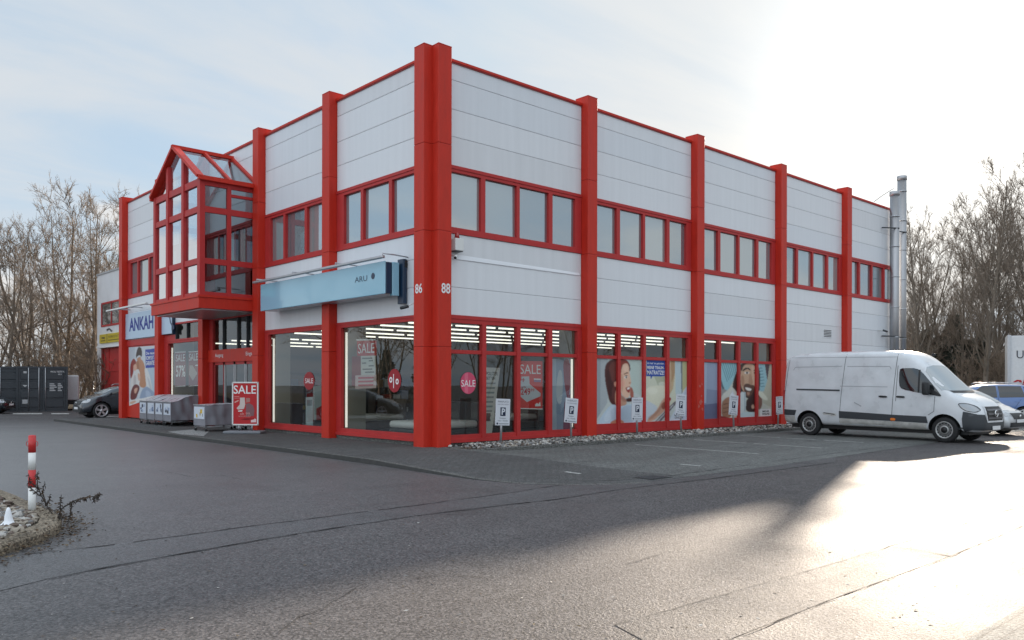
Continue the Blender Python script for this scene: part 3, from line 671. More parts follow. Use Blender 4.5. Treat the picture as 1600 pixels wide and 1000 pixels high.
p.blob([(580, 480), (700, 440), (850, 450), (850, 640), (740, 740), (580, 780)], (220, 218, 196)).blob([(560, 600), (640, 620), (760, 700), (640, 850), (540, 860)], (200, 208, 214))
p.blob([(140, 250), (170, 180), (250, 138), (370, 146), (425, 200), (430, 300), (340, 300), (300, 420), (335, 560), (290, 680), (200, 650), (170, 520), (145, 390)], (84, 44, 42)).blob([(190, 210), (270, 160), (300, 290), (240, 430), (195, 340)], (108, 58, 52)).blob([(300, 150), (390, 160), (420, 230), (340, 200), (310, 300)], (140, 58, 46)).blob([(230, 430), (300, 460), (290, 640), (215, 600)], (98, 56, 52))
p.blob([(262, 470), (330, 560), (385, 600), (390, 660), (300, 690), (250, 650)], (198, 152, 128)).blob([(318, 330), (335, 220), (372, 192), (412, 212), (418, 310), (440, 408), (424, 440), (434, 500), (418, 566), (388, 592), (335, 560), (312, 470)], (226, 186, 160)).blob([(318, 330), (345, 300), (345, 540), (315, 470)], (208, 164, 138)).blob([(240, 410), (278, 395), (285, 450), (252, 462)], (205, 150, 128))
p.poly([(356, 316), (382, 302), (404, 302), (403, 310), (382, 312), (358, 324)], (95, 60, 45)).blob([(358, 352), (378, 334), (396, 338), (394, 364), (368, 370)], (238, 230, 222)).blob([(374, 340), (390, 338), (390, 366), (376, 366)], (70, 62, 52)).poly([(356, 344), (378, 330), (398, 334), (398, 339), (378, 337)], (60, 42, 36))
p.blob([(414, 402), (440, 408), (428, 428), (408, 424)], (196, 142, 118)).blob([(372, 470), (400, 462), (430, 450), (424, 520), (402, 528), (384, 500)], (150, 52, 48)).blob([(386, 474), (424, 460), (420, 486), (396, 494)], (240, 235, 228)).blob([(430, 446), (462, 500), (470, 585), (430, 600), (424, 520)], (166, 96, 80)).blob([(370, 592), (440, 580), (515, 575), (500, 604), (395, 640)], (74, 40, 38))
p.blob([(40, 890), (110, 780), (220, 640), (300, 690), (460, 640), (575, 690), (600, 870), (300, 880)], (192, 210, 224)).blob([(310, 685), (475, 650), (480, 872), (310, 874)], (178, 193, 207)).blob([(120, 800), (230, 660), (260, 760), (160, 870)], (205, 219, 230)).blob([(200, 856), (280, 812), (350, 835), (365, 872), (210, 880)], (188, 128, 102))
p.blob([(590, 850), (720, 735), (785, 600), (850, 565), (890, 600), (830, 705), (770, 765), (680, 845)], (204, 162, 138)).blob([(770, 650), (840, 610), (835, 690), (780, 720)], (150, 90, 74)).poly([(700, 852), (905, 640), (938, 615), (940, 650), (765, 850)], (112, 108, 110)).poly([(715, 852), (905, 655), (912, 662), (735, 850)], (190, 192, 194)).blob([(848, 585), (880, 576), (884, 612), (856, 616)], (160, 28, 38))
p.poly([(1088, 430), (1088, 842), (845, 850), (930, 720), (1000, 540)], (204, 214, 224)).poly([(1040, 470), (1088, 430), (1088, 842), (1000, 843), (1010, 640)], (186, 197, 210))
p.poly([(607, 154), (822, 164), (817, 341), (675, 344), (657, 376), (651, 344), (606, 340)], (40, 76, 160)).text("Ich hab' sie gefunden:", 616, 212, 808, 184, WHT).text('MEINE TRAUM-', 614, 262, 806, 226, WHT, .02).text('MATRATZE!', 616, 322, 806, 276, WHT, .02)
p.blob([(330, 380), (370, 390), (360, 470), (325, 450)], (232, 160, 140), soft=6, a=.5).blob([(350, 215), (400, 220), (405, 290), (350, 290)], (240, 204, 180), soft=6, a=.6).blob([(320, 540), (390, 600), (385, 640), (310, 600)], (150, 100, 84), soft=5, a=.6).blob([(150, 300), (190, 250), (230, 420), (215, 600), (180, 520)], (58, 30, 30), soft=6, a=.6).blob([(260, 160), (300, 150), (300, 250), (270, 260)], (140, 84, 74), soft=5, a=.5)
p.blob([(200, 700), (280, 690), (300, 800), (220, 850)], (170, 186, 202), soft=6, a=.5).blob([(480, 690), (560, 720), (570, 830), (500, 840)], (172, 188, 204), soft=7, a=.5).blob([(620, 800), (720, 740), (790, 640), (800, 660), (720, 780), (640, 840)], (160, 116, 96), soft=5, a=.6).blob([(600, 480), (700, 460), (760, 520), (640, 560)], (234, 232, 214), soft=9, a=.6)
p.text('MEHR', 922, 790, 975, 764, (40, 40, 48), .02).text('ONLINE', 922, 816, 1018, 796, (70, 60, 80))
p.done('window_poster', 'large window poster of a laughing dark haired woman with a phone and blue speech box', 'poster')

p = Print(1, .035, (1095, 540), 7.14)
p.poly([(30, 184), (195, 192), (195, 868), (30, 880)], (150, 162, 184)).poly([(30, 640), (195, 640), (195, 868), (30, 880)], (104, 108, 136)).poly([(30, 480), (195, 500), (195, 640), (30, 660)], (134, 144, 168)).poly([(30, 184), (70, 186), (60, 640), (30, 640)], (166, 178, 196))
p.done('window_poster', 'narrow plain blue grey window print left of the man with a mug', 'poster')
p = Photo(1, .035, (1095, 540), 7.14, [(212, 188), (812, 206), (812, 796), (212, 818)], 130, 130)
p.poly([(212, 188), (812, 206), (812, 796), (212, 818)], (196, 200, 188)).poly([(700, 206), (812, 206), (812, 700), (690, 640)], (180, 182, 164)).poly([(212, 420), (300, 500), (240, 600), (212, 640)], (150, 150, 148))
p.poly([(212, 188), (412, 196), (420, 265), (370, 380), (300, 505), (268, 488), (212, 370)], (150, 194, 202))
for i in range(8): p.poly([(222 + i * 24, 196), (231 + i * 24, 196), (300 + i * 16, 400 - i * 16), (292 + i * 16, 404 - i * 16)], (104, 146, 158))
p.poly([(212, 330), (262, 480), (245, 490), (212, 420)], (84, 108, 118)).poly([(636, 204), (716, 207), (742, 385), (705, 505), (645, 525)], (148, 188, 196))
for i in range(7): p.poly([(648 + i * 3, 250 + i * 34), (690 + i * 4, 244 + i * 34), (690 + i * 4, 252 + i * 34), (648 + i * 3, 260 + i * 34)], (98, 134, 146))
p.poly([(715, 208), (768, 210), (741, 388)], (84, 74, 80)).blob([(410, 265), (440, 195), (630, 200), (665, 300), (660, 500), (620, 640), (430, 540), (350, 505), (362, 380)], (62, 42, 38))
p.blob([(448, 260), (480, 205), (560, 198), (612, 230), (616, 300), (612, 400), (596, 470), (560, 550), (530, 572), (478, 515), (448, 460), (440, 350)], (198, 162, 134)).blob([(560, 205), (614, 240), (612, 400), (580, 470), (575, 330)], (214, 182, 156)).blob([(446, 330), (480, 330), (490, 440), (455, 460)], (176, 134, 106))
p.blob([(440, 255), (450, 200), (520, 196), (470, 230), (462, 300)], (70, 48, 42)).poly([(466, 272), (500, 244), (535, 246), (556, 270), (552, 280), (520, 258), (470, 288)], (58, 40, 34)).poly([(588, 276), (614, 262), (616, 274), (592, 286)], (58, 40, 34)).blob([(480, 300), (512, 288), (548, 300), (530, 316), (495, 318)], (230, 222, 214)).blob([(505, 291), (528, 291), (526, 316), (507, 316)], (48, 36, 32)).blob([(588, 298), (612, 292), (612, 312), (594, 314)], (60, 44, 40)).blob([(540, 315), (560, 315), (585, 425), (556, 448), (530, 420)], (180, 140, 114))
p.blob([(474, 440), (520, 418), (560, 440), (600, 440), (590, 500), (555, 575), (520, 570), (484, 515)], (92, 62, 50)).blob([(488, 462), (530, 470), (572, 482), (556, 508), (512, 500)], (238, 232, 224)).blob([(510, 515), (550, 520), (540, 560), (520, 555)], (176, 132, 110))
p.blob([(495, 620), (560, 560), (650, 470), (672, 600), (650, 740), (500, 748)], (58, 36, 34)).blob([(222, 560), (330, 470), (345, 455), (420, 540), (420, 640), (320, 580), (230, 640)], (206, 206, 196)).blob([(230, 640), (270, 590), (330, 560), (350, 780), (310, 812), (232, 800)], (158, 116, 92))
for i in range(3): p.poly([(250, 650 + i * 46), (330, 640 + i * 44), (330, 648 + i * 44), (252, 660 + i * 46)], (112, 76, 60))
p.blob([(212, 780), (300, 800), (330, 815), (212, 820)], (140, 34, 34)).blob([(424, 516), (504, 516), (504, 720), (476, 756), (424, 760)], (206, 216, 216)).poly([(480, 520), (502, 520), (502, 720), (482, 745)], (176, 190, 194)).blob([(560, 670), (590, 650), (600, 700), (570, 710)], (196, 160, 138)).blob([(636, 560), (694, 580), (676, 706), (640, 720)], (124, 88, 74))
p.poly([(428, 764), (490, 738), (612, 746), (616, 806), (428, 812)], (190, 210, 214)).blob([(636, 498), (690, 516), (760, 604), (722, 616), (648, 566)], (212, 214, 196)).poly([(664, 706), (776, 703), (776, 790), (664, 796)], (226, 226, 226)).text('MEHR', 688, 744, 762, 724, (40, 40, 44), .02).text('ONLINE', 684, 774, 766, 752, (40, 40, 44), .02)
p.done('window_poster', 'large window poster of a smiling bearded man with a mug under a knitted blanket', 'poster')

def disc(p, cx, cy, rx, ry, c, n=28): return p.poly([(cx + rx * math.cos(i * 6.2832 / n), cy + ry * math.sin(i * 6.2832 / n)) for i in range(n)], c)
p = Print(1, .05, (690, 480), 4.168); disc(p, 173, 494, 51, 71, (206, 78, 108)); p.poly([(150, 430), (172, 424), (172, 560), (150, 556)], (218, 108, 132)); p.text('SALE', 128, 517, 219, 474, WHT, .0)
p.done('sale_sticker', 'round pink sale sticker on the right shop window beside the corner pillar', 'sticker')
p = Print(1, .10, (690, 480), 4.168)
p.poly([(503, 350), (657, 352), (657, 660), (503, 656)], (214, 52, 46)).text('SALE', 510, 434, 645, 372, WHT, .0).poly([(504, 480), (520, 478), (520, 452), (570, 450), (572, 500), (645, 560), (643, 580), (555, 618), (504, 574)], (196, 198, 204)).text('249', 515, 572, 578, 528, (190, 40, 48), .02).text('99', 580, 550, 604, 530, (190, 40, 48), .01)
p.text('ab', 518, 526, 548, 512, (150, 60, 66)).poly([(528, 460), (534, 460), (534, 486), (528, 486)], (190, 40, 48)).poly([(520, 470), (542, 470), (542, 476), (520, 476)], (190, 40, 48)).poly([(600, 464), (645, 466), (645, 474), (600, 472)], (232, 232, 236)).poly([(600, 474), (645, 476), (645, 488), (600, 486)], (150, 120, 160)).poly([(608, 634), (620, 622), (628, 632), (640, 616), (644, 644), (608, 646)], WHT).poly([(503, 656), (657, 660), (657, 666), (503, 662)], WHT)
p.done('sale_poster', 'red sale poster with a grey arrow and price hanging in the right shop window', 'poster')
p = Print(1, .16, (690, 480), 4.168)
p.poly([(716, 336), (838, 334), (838, 806), (716, 810)], (150, 166, 190)).poly([(716, 336), (745, 336), (750, 806), (716, 810)], (176, 190, 208)).blob([(760, 400), (790, 420), (786, 620), (760, 640), (742, 560)], (196, 204, 212)).blob([(790, 336), (838, 336), (838, 520), (820, 620), (796, 480)], (150, 66, 86)).poly([(800, 620), (838, 560), (838, 806), (790, 808)], (142, 84, 110))
p.done('window_poster', 'pale blue and wine red poster standing in the last pane of the corner window', 'poster')
p = Print(1, .45, (690, 480), 4.168)
p.poly([(286, 392), (382, 395), (326, 832), (282, 832)], (206, 206, 200)).text('POLSTER', 290, 444, 366, 420, (60, 60, 62), .02).text('BETTEN', 290, 472, 348, 452, (60, 60, 62), .02)
for i in range(9): p.poly([(290, 490 + i * 30), (352 - i * 4, 490 + i * 30), (350 - i * 4, 502 + i * 30), (290, 503 + i * 30)], (150 - 8 * (i % 3), 150, 150))
p.poly([(288, 690), (318, 690), (312, 740), (286, 740)], (90, 50, 48)); p.done('advert_banner', 'tall white banner with grey lettering leaning inside the corner shop window', 'banner')
p = Print(0, .10, (525, 500), 5.262)
p.poly([(168, 158), (322, 158), (322, 166), (168, 170)], WHT).poly([(172, 172), (334, 168), (334, 292), (174, 296)], (176, 42, 40)).text('SALE', 182, 276, 316, 196, WHT, .0).poly([(205, 296), (326, 292), (326, 452), (206, 456)], (196, 196, 188)).poly([(132, 300), (205, 300), (205, 560), (130, 540)], (128, 44, 40)).poly([(160, 456), (332, 450), (332, 560), (158, 566)], (206, 178, 172))
for i, (a, b, h) in enumerate([(215, 300, 310), (270, 305, 330), (215, 250, 350), (270, 312, 372), (220, 300, 400), (240, 316, 424)]): p.poly([(a, h), (b, h - 2), (b, h + 9), (a, h + 11)], (104, 104, 102))
for i in range(3): p.poly([(185, 470 + i * 30), (310, 466 + i * 30), (310, 480 + i * 30), (185, 484 + i * 30)], (190, 70, 74))
p.done('sale_poster', 'red and white sale poster hanging in the large window left of the corner pillar', 'poster')
p = Print(0, .05, (525, 500), 5.262); disc(p, 481, 498, 54, 97, (156, 34, 44)); p.text('o', 438, 516, 464, 468, WHT, .03).text('o', 490, 530, 516, 482, WHT, .03).poly([(471, 444), (477, 444), (477, 560), (471, 560)], WHT)
p.done('percent_sticker', 'round dark red percent sticker in the large window left of the corner pillar', 'sticker')
p = Print(0, .05, (380, 480), 4.545); disc(p, 468, 523, 38, 64, (150, 34, 42)); p.text('SALE', 440, 540, 496, 505, WHT, .0)
p.done('sale_sticker', 'small round dark red sale sticker in the window beside the entrance', 'sticker')
p = Print(0, .7, (380, 480), 4.545); p.poly([(444, 640), (497, 636), (495, 848), (444, 842)], (176, 196, 200)).poly([(452, 660), (490, 656), (488, 700), (452, 700)], (120, 140, 146)).poly([(497, 560), (556, 556), (556, 800), (497, 800)], (150, 158, 156)).poly([(520, 720), (556, 700), (556, 800), (520, 800)], (140, 40, 44))
p.done('advert_banner', 'pale upright display banner inside the window beside the entrance', 'banner')
p = Print(0, .12, (150, 470), 5.553)
p.poly([(686, 444), (778, 440), (778, 742), (686, 748)], (130, 48, 38)).poly([(686, 444), (778, 440), (778, 446), (686, 450)], WHT).text('SALE', 694, 528, 771, 468, WHT, .0).text('57%', 695, 662, 775, 562, WHT, .02).poly([(686, 742), (778, 736), (778, 742), (686, 748)], WHT)
p.done('sale_poster', 'dark red sale poster with a percentage, left one beside the entrance', 'poster')
p = Print(0, .12, (150, 470), 5.553)
p.poly([(804, 440), (890, 436), (890, 738), (804, 744)], (130, 48, 38)).poly([(804, 440), (890, 436), (890, 442), (804, 446)], WHT).text('SALE', 808, 520, 884, 460, WHT, .0).poly([(812, 560), (838, 560), (880, 630), (840, 694), (808, 640)], (176, 160, 150)).poly([(862, 556), (886, 554), (886, 564), (862, 566)], WHT).poly([(804, 738), (890, 732), (890, 738), (804, 744)], WHT)
p.done('sale_poster', 'dark red sale poster with a pale arrow, right one beside the entrance', 'poster')
p = Photo(0, -.035, (150, 470), 5.553, [(284, 404), (512, 388), (512, 832), (288, 912)], 90, 170); bl_ = lambda pts, c: p.blob(pts, c, 1)
p.poly([(284, 404), (512, 388), (512, 832), (288, 912)], (196, 202, 208)).poly([(430, 580), (512, 575), (512, 830), (470, 800)], (176, 192, 206)).poly([(284, 404), (340, 400), (330, 600), (286, 700)], (180, 188, 196))
bl_([(352, 500), (358, 520), (388, 520), (390, 480)], (184, 134, 102)); bl_([(344, 505), (350, 440), (372, 392), (400, 420), (398, 495), (380, 470), (360, 480)], (46, 32, 28)); bl_([(352, 520), (395, 500), (425, 560), (440, 680), (432, 760), (372, 745), (352, 620), (340, 560)], (184, 130, 96)); bl_([(352, 520), (372, 515), (380, 640), (376, 740), (356, 640)], (160, 106, 76)); bl_([(418, 560), (452, 600), (478, 700), (492, 795), (455, 790), (436, 745)], (214, 214, 212)); bl_([(440, 640), (470, 700), (488, 780), (462, 760)], (190, 192, 196))
bl_([(294, 600), (302, 535), (325, 496), (346, 520), (350, 545), (328, 560), (322, 640), (302, 690)], (136, 34, 28)); bl_([(322, 560), (348, 545), (356, 590), (344, 612), (326, 606)], (212, 166, 142)); bl_([(298, 690), (326, 625), (355, 590), (378, 600), (384, 690), (362, 770), (340, 830), (298, 836)], (210, 208, 204)); bl_([(326, 640), (350, 650), (345, 740), (326, 760)], (186, 180, 178)); bl_([(360, 620), (384, 640), (380, 700), (366, 690)], (206, 158, 132)); bl_([(298, 800), (322, 735), (352, 720), (384, 750), (366, 800), (346, 856), (300, 866)], (100, 38, 38)); bl_([(330, 760), (366, 752), (350, 800), (334, 806)], (206, 160, 136))
bl_([(372, 868), (395, 775), (438, 738), (480, 770), (514, 806), (508, 832)], (142, 158, 182)); bl_([(430, 770), (470, 790), (480, 826), (430, 840)], (166, 180, 200)); p.poly([(286, 866), (400, 846), (512, 820), (512, 834), (330, 905), (288, 912)], (218, 216, 214)); bl_([(290, 880), (340, 862), (350, 880), (300, 900)], (206, 164, 142))
p.poly([(428, 422), (510, 414), (510, 578), (430, 584)], (36, 62, 156)).text('Die neue', 434, 468, 506, 444, WHT).text('KOMFORT-', 434, 514, 506, 480, WHT, .01).text('GARANTIE', 434, 560, 506, 522, WHT, .02)
p.done('window_poster', 'tall window poster of a hugging couple with a blue text box, far left bay', 'poster')

# ------------------------------------------------------------------ fascia signs
def fascia(y0, y1, xf, z0, z1, name): pass
t = thing('shop_sign', 'long pale blue projecting fascia sign box over the shop windows left of the corner', 'sign', (0, 4.7, 4.0))
L = Matrix.Translation((0, -4.7, -4.0)); XF, SY0, SY1 = -.62, 1.18, 8.35
mb = MB(L); mb.bbox(XF + .02, -.05, SY0 + .12, SY1, 3.96, 4.80, 'grey_metal', .015, 1); mb.build('sign_body', t)
mb = MB(L); mb.bbox(XF - .03, XF + .02, SY0, SY1, 3.95, 4.81, 'sign_blue', .02, 3); mb.build('sign_face', t)
mb = MB(L); mb.bbox(XF + .02, XF + .20, SY0, SY0 + .11, 3.97, 4.79, 'sign_navy', .01, 1); mb.bbox(XF + .21, -.20, SY0 - .02, SY0 + .11, 3.92, 4.80, 'sign_pale' if False else 'sign_blue', .01, 1); mb.bbox(-.15, -.02, SY0 - .12, SY0 + .14, 3.72, 4.90, 'sign_navy', .01, 1); mb.build('sign_end', t)
mb = MB(L); ct = (XF - .035)
mb.text('ARU', (ct, 2.62, 4.36), (0, -1, 0), (0, 0, 1), .15, 'sign_navy', w=.62); mb.build('lettering', t)
mb = MB(L); mb.lathe([(0, ct), (.085, ct), (.085, ct + .004)], 18, 'sign_navy', 'X', at=(0, 1.72, 4.46), smooth=False); mb.build('emblem', t)
t2 = thing('sign_lamp', 'long slim light rail on arms above the pale blue fascia sign', 'lamp', (0, 4.7, 4.85)); L = Matrix.Translation((0, -4.7, -4.85))
mb = MB(L); mb.bbox(-.86, -.76, .98, 8.5, 4.84, 4.915, 'grey_metal', .02, 2); mb.build('lamp_rail', t2)
for yy in (1.05, 3.4, 5.9, 8.3):
    mb = MB(L); mb.tube([(-.8, yy, 4.9), (-.8, yy, 4.97), (-.4, yy, 4.97), (0, yy, 4.95)], .018, 6, 'grey_metal'); mb.build('arm', t2)
t = thing('shop_sign', 'pale blue flat shop sign with dark blue capitals in the far left bay', 'sign', (0, 20.5, 4.0)); L = Matrix.Translation((0, -20.5, -4.0))
mb = MB(L); mb.bbox(-.10, .02, 4 * SL + PW, 5 * SL, 3.63, 4.80, 'sign_pale', .01, 1); mb.build('sign_face', t)
mb = MB(L); mb.bbox(-.12, .03, 17.52, 4 * SL, 3.66, 4.80, 'sign_pale', .01, 1); mb.box(-.13, .04, 17.46, 17.515, 3.62, 4.83, 'sign_navy'); mb.build('sign_end', t)
mb = MB(L); a = onp(150 + 288 / 5.553, 470 + 278 / 5.553, 0, -.104); mb.text('ANKAH', (-.104, a.y, 3.98), (0, -1, 0), (0, 0, 1), .60, C(22, 46, 140), w=a.y - onp(239.5, 510, 0, -.104).y, bold=.03); mb.build('lettering', t)
p = Print(0, -.124, (150, 470), 5.553); p.poly([(634, 134), (642, 134), (652, 190), (676, 215), (678, 245), (655, 256), (654, 215), (642, 190)], (22, 40, 80)); o = p.mb.build('emblem', t); o.matrix_parent_inverse = Matrix.Translation(t.location).inverted()
t2 = thing('sign_lamp', 'slim white light rail above the flat sign with dark blue capitals', 'lamp', (0, 21, 4.95)); L = Matrix.Translation((0, -21, -4.95))
mb = MB(L); mb.bbox(-.72, -.60, 18.9, 24.2, 4.93, 5.01, 'white_plastic', .02, 2); mb.build('lamp_rail', t2)
for yy in (19.6, 21.4, 23.0):
    mb = MB(L); mb.tube([(-.66, yy, 4.97), (-.3, yy, 4.99), (0, yy, 4.99)], .02, 6, 'grey_metal'); mb.build('arm', t2)

# ------------------------------------------------------------------ alarm, cameras, small boxes
q = onp(714, 382, 1, -.12); t = thing('alarm_box', 'white alarm box with a red lamp on top beside the corner pillar', 'alarm', q)
mb = MB(); mb.bbox(-.13, .15, -.1, .11, -.17, .15, 'white_plastic', .015, 2); mb.box(-.1, .13, -.09, .1, -.19, -.171, 'dark_metal'); mb.build('housing', t)
mb = MB(); mb.lathe([(.0, .30), (.045, .30), (.075, .155), (0, .15)], 16, 'tail_red'); mb.build('beacon', t)
def camera_body(name, label, q, d, wallp, body='white_plastic'):
    t = thing(name, label, 'security camera', q); d = Vector(d).normalized(); mb = MB()
    mb.tube([-d * .11, d * .10], .042, 12, body); mb.build('housing', t); mb = MB(); mb.tube([d * .10, d * .115], .036, 12, 'black'); mb.build('lens', t)
    mb = MB(); w = Vector(wallp) - Vector(q); mb.tube([-d * .05, w * .5 + Vector((0, 0, .02)), w], .016, 6, 'white_plastic'); mb.lathe([(.05, -.01), (.05, .01)], 10, 'white_plastic', 'Y' if abs(w.y) > abs(w.x) else 'X', at=w); mb.build('bracket', t)
q = onp(712, 400.5, 1, -.16); camera_body('security_camera', 'white security camera under the alarm box with the red lamp', q, (-.6, -.6, -.45), (q.x - .02, 0, q.z + .05))
q = onp(632, 480, 0, -.28); camera_body('security_camera', 'dark security camera below the end of the pale blue fascia sign', q, (-.55, .75, -.2), (-.02, q.y - .25, q.z + .12), 'dark_metal')
q = onp(1383, 517, 1, -.3); camera_body('security_camera', 'small security camera on the far end of the wall beside the flue pipes', q, (.5, -.6, -.3), (q.x - .1, 0, q.z + .02), 'dark_metal')
q = onp(632.5, 413, 0, -.05); t = tag(MB(Matrix.Translation(q)).bbox(-.05, .05, -.07, .07, -.1, .1, 'black', .015, 2).build('sensor_box'), 'small black sensor box on the wall beside the fascia sign end', 'sensor')

# ------------------------------------------------------------------ flue pipes
def pipe(name, label, q, ztop, rr, ybr):
    t = thing(name, label, 'flue pipe', (q.x, q.y, -.1)); mb = MB(); mb.tube([(0, 0, 0), (0, 0, ztop + .1)], rr, 24, 'steel'); mb.build('tube', t)
    z = 1.1
    while z < ztop:
        mb = MB(); mb.lathe([(rr, z - .03), (rr + .012, z - .028), (rr + .012, z + .028), (rr, z + .03)], 24, 'grey_metal'); mb.build('collar', t); z += 1.43
    mb = MB(); mb.lathe([(rr, ztop - .1), (rr + .02, ztop - .09), (rr + .02, ztop + .1), (rr, ztop + .11)], 24, 'steel'); mb.build('cap', t)
    for z in ybr:
        mb = MB(); mb.tube([(0, -rr - .01, z), (-.75, ybr_y - .05 - q.y, z)], .03, 6, 'dark_metal'); mb.build('bracket', t)
ybr_y = 0
q = onp(1397.6, 420, 1, -.32); pipe('flue_pipe', 'shorter steel flue pipe nearest the wall at the far end of the store', q, 10.75, .21, (2.9, 4.0, 9.1))
q2 = onp(1409, 420, 1, -.12); pipe('flue_pipe', 'taller steel flue pipe standing behind the shorter one', q2, 11.75, .21, (4.0, 9.1))
tag(MB().tube([(q.x - .1, q.y, 10.9), onp(1378, 306, 1, .1), onp(1366, 315, 1, .6)], .015, 5, 'dark_metal').build('guy_wire'), 'thin guy wire from the shorter flue pipe to the roof', 'wire')

# ------------------------------------------------------------------ parking signs
PRK = [((783, 697), (785.5, 644), .04, 'upright white parking sign on a post in gravel, nearest the corner pillar', 0),
       ((894, 683), (892.5, 641.5), .10, 'leaning white parking sign in front of the second pillar', .05),
       ((997, 684), (995.5, 639), .02, 'white parking sign in front of the poster woman', 0),
       ((1066, 671), (1063.5, 633), .09, 'leaning white parking sign at the right edge of the poster with the woman', .08),
       ((1148, 669), (1146, 633), .10, 'leaning white parking sign with a pointed top in front of the poster man', .1),
       ((1216.5, 664), (1217.5, 633), -.03, 'reddish edged parking sign on the fourth pillar beside the white van', .0)]
for i, (b, c, tilt, lab, sh) in enumerate(PRK):
    yp = -.72 if i != 5 else -.55
    pc = onp(*c, 1, yp); pb = onp(*b, 1, yp); pb.z = -.02; w, h = (.46, .70)
    t = thing('parking_sign', lab, 'parking sign', (pb.x, pb.y, pb.z), 0, 'parking signs along the gravel bed'); rel = pc - pb
    mb = MB(); mb.tube([(0, .03, -.1), (rel.x, .03, rel.z + .2)], .032, 10, 'grey_metal'); mb.build('post', t)
    L = Matrix.Translation(rel) @ Matrix.Rotation(tilt, 4, 'Y') @ Matrix.Rotation(-.12, 4, 'Z')
    mb = MB(L)
    mb.bbox(-w / 2, w / 2, -.012, .012, -h / 2, h / 2, C(206, 208, 214), .005, 1)
    if i == 4: mb.add([(-w / 2 + .05, .0, h / 2 - .01), (w / 2 - .2, 0, h / 2 - .01), (-w / 2 + .15, 0, h / 2 + .16), (-w / 2 + .05, .01, h / 2 - .01), (w / 2 - .2, .01, h / 2 - .01), (-w / 2 + .15, .01, h / 2 + .16)], [(0, 1, 2), (5, 4, 3), (0, 3, 4, 1), (1, 4, 5, 2), (2, 5, 3, 0)], C(206, 208, 214))
    if i == 5:
        for a in ((-w / 2, -w / 2 + .02, -h / 2, h / 2), (w / 2 - .02, w / 2, -h / 2, h / 2), (-w / 2, w / 2, h / 2 - .02, h / 2)): mb.box(a[0], a[1], -.014, .014, a[2], a[3], 'red_frame')
    mb.build('board', t); mb = MB(L); dk = C(34, 42, 66)
    mb.box(-.085, .085, -.0145, -.013, -.10, .125, dk); mb.text('P', (-.045, -.0155, -.07), (1, 0, 0), (0, 0, 1), .17, C(206, 208, 214), bold=.03)
    mb.text('PARKPLATZ', (0, -.0145, .255), (1, 0, 0), (0, 0, 1), .045, C(96, 90, 104), w=.34, align='C'); mb.text('NUR FÜR KUNDEN', (0, -.0145, .19), (1, 0, 0), (0, 0, 1), .035, C(120, 110, 124), w=.36, align='C')
    mb.text('Parkdauer', (0, -.0145, -.175), (1, 0, 0), (0, 0, 1), .035, C(60, 66, 80), w=.2, align='C'); mb.text('max. 1 Stunde', (0, -.0145, -.24), (1, 0, 0), (0, 0, 1), .035, C(60, 66, 80), w=.32, align='C')
    mb.lathe([(0, -.0145), (.028, -.0145), (.028, -.0135)], 12, dk, 'Y', at=(-.17, 0, -.30), smooth=False); mb.box(-.12, .19, -.0145, -.013, -.315, -.295, C(130, 132, 140))
    mb.build('lettering', t)

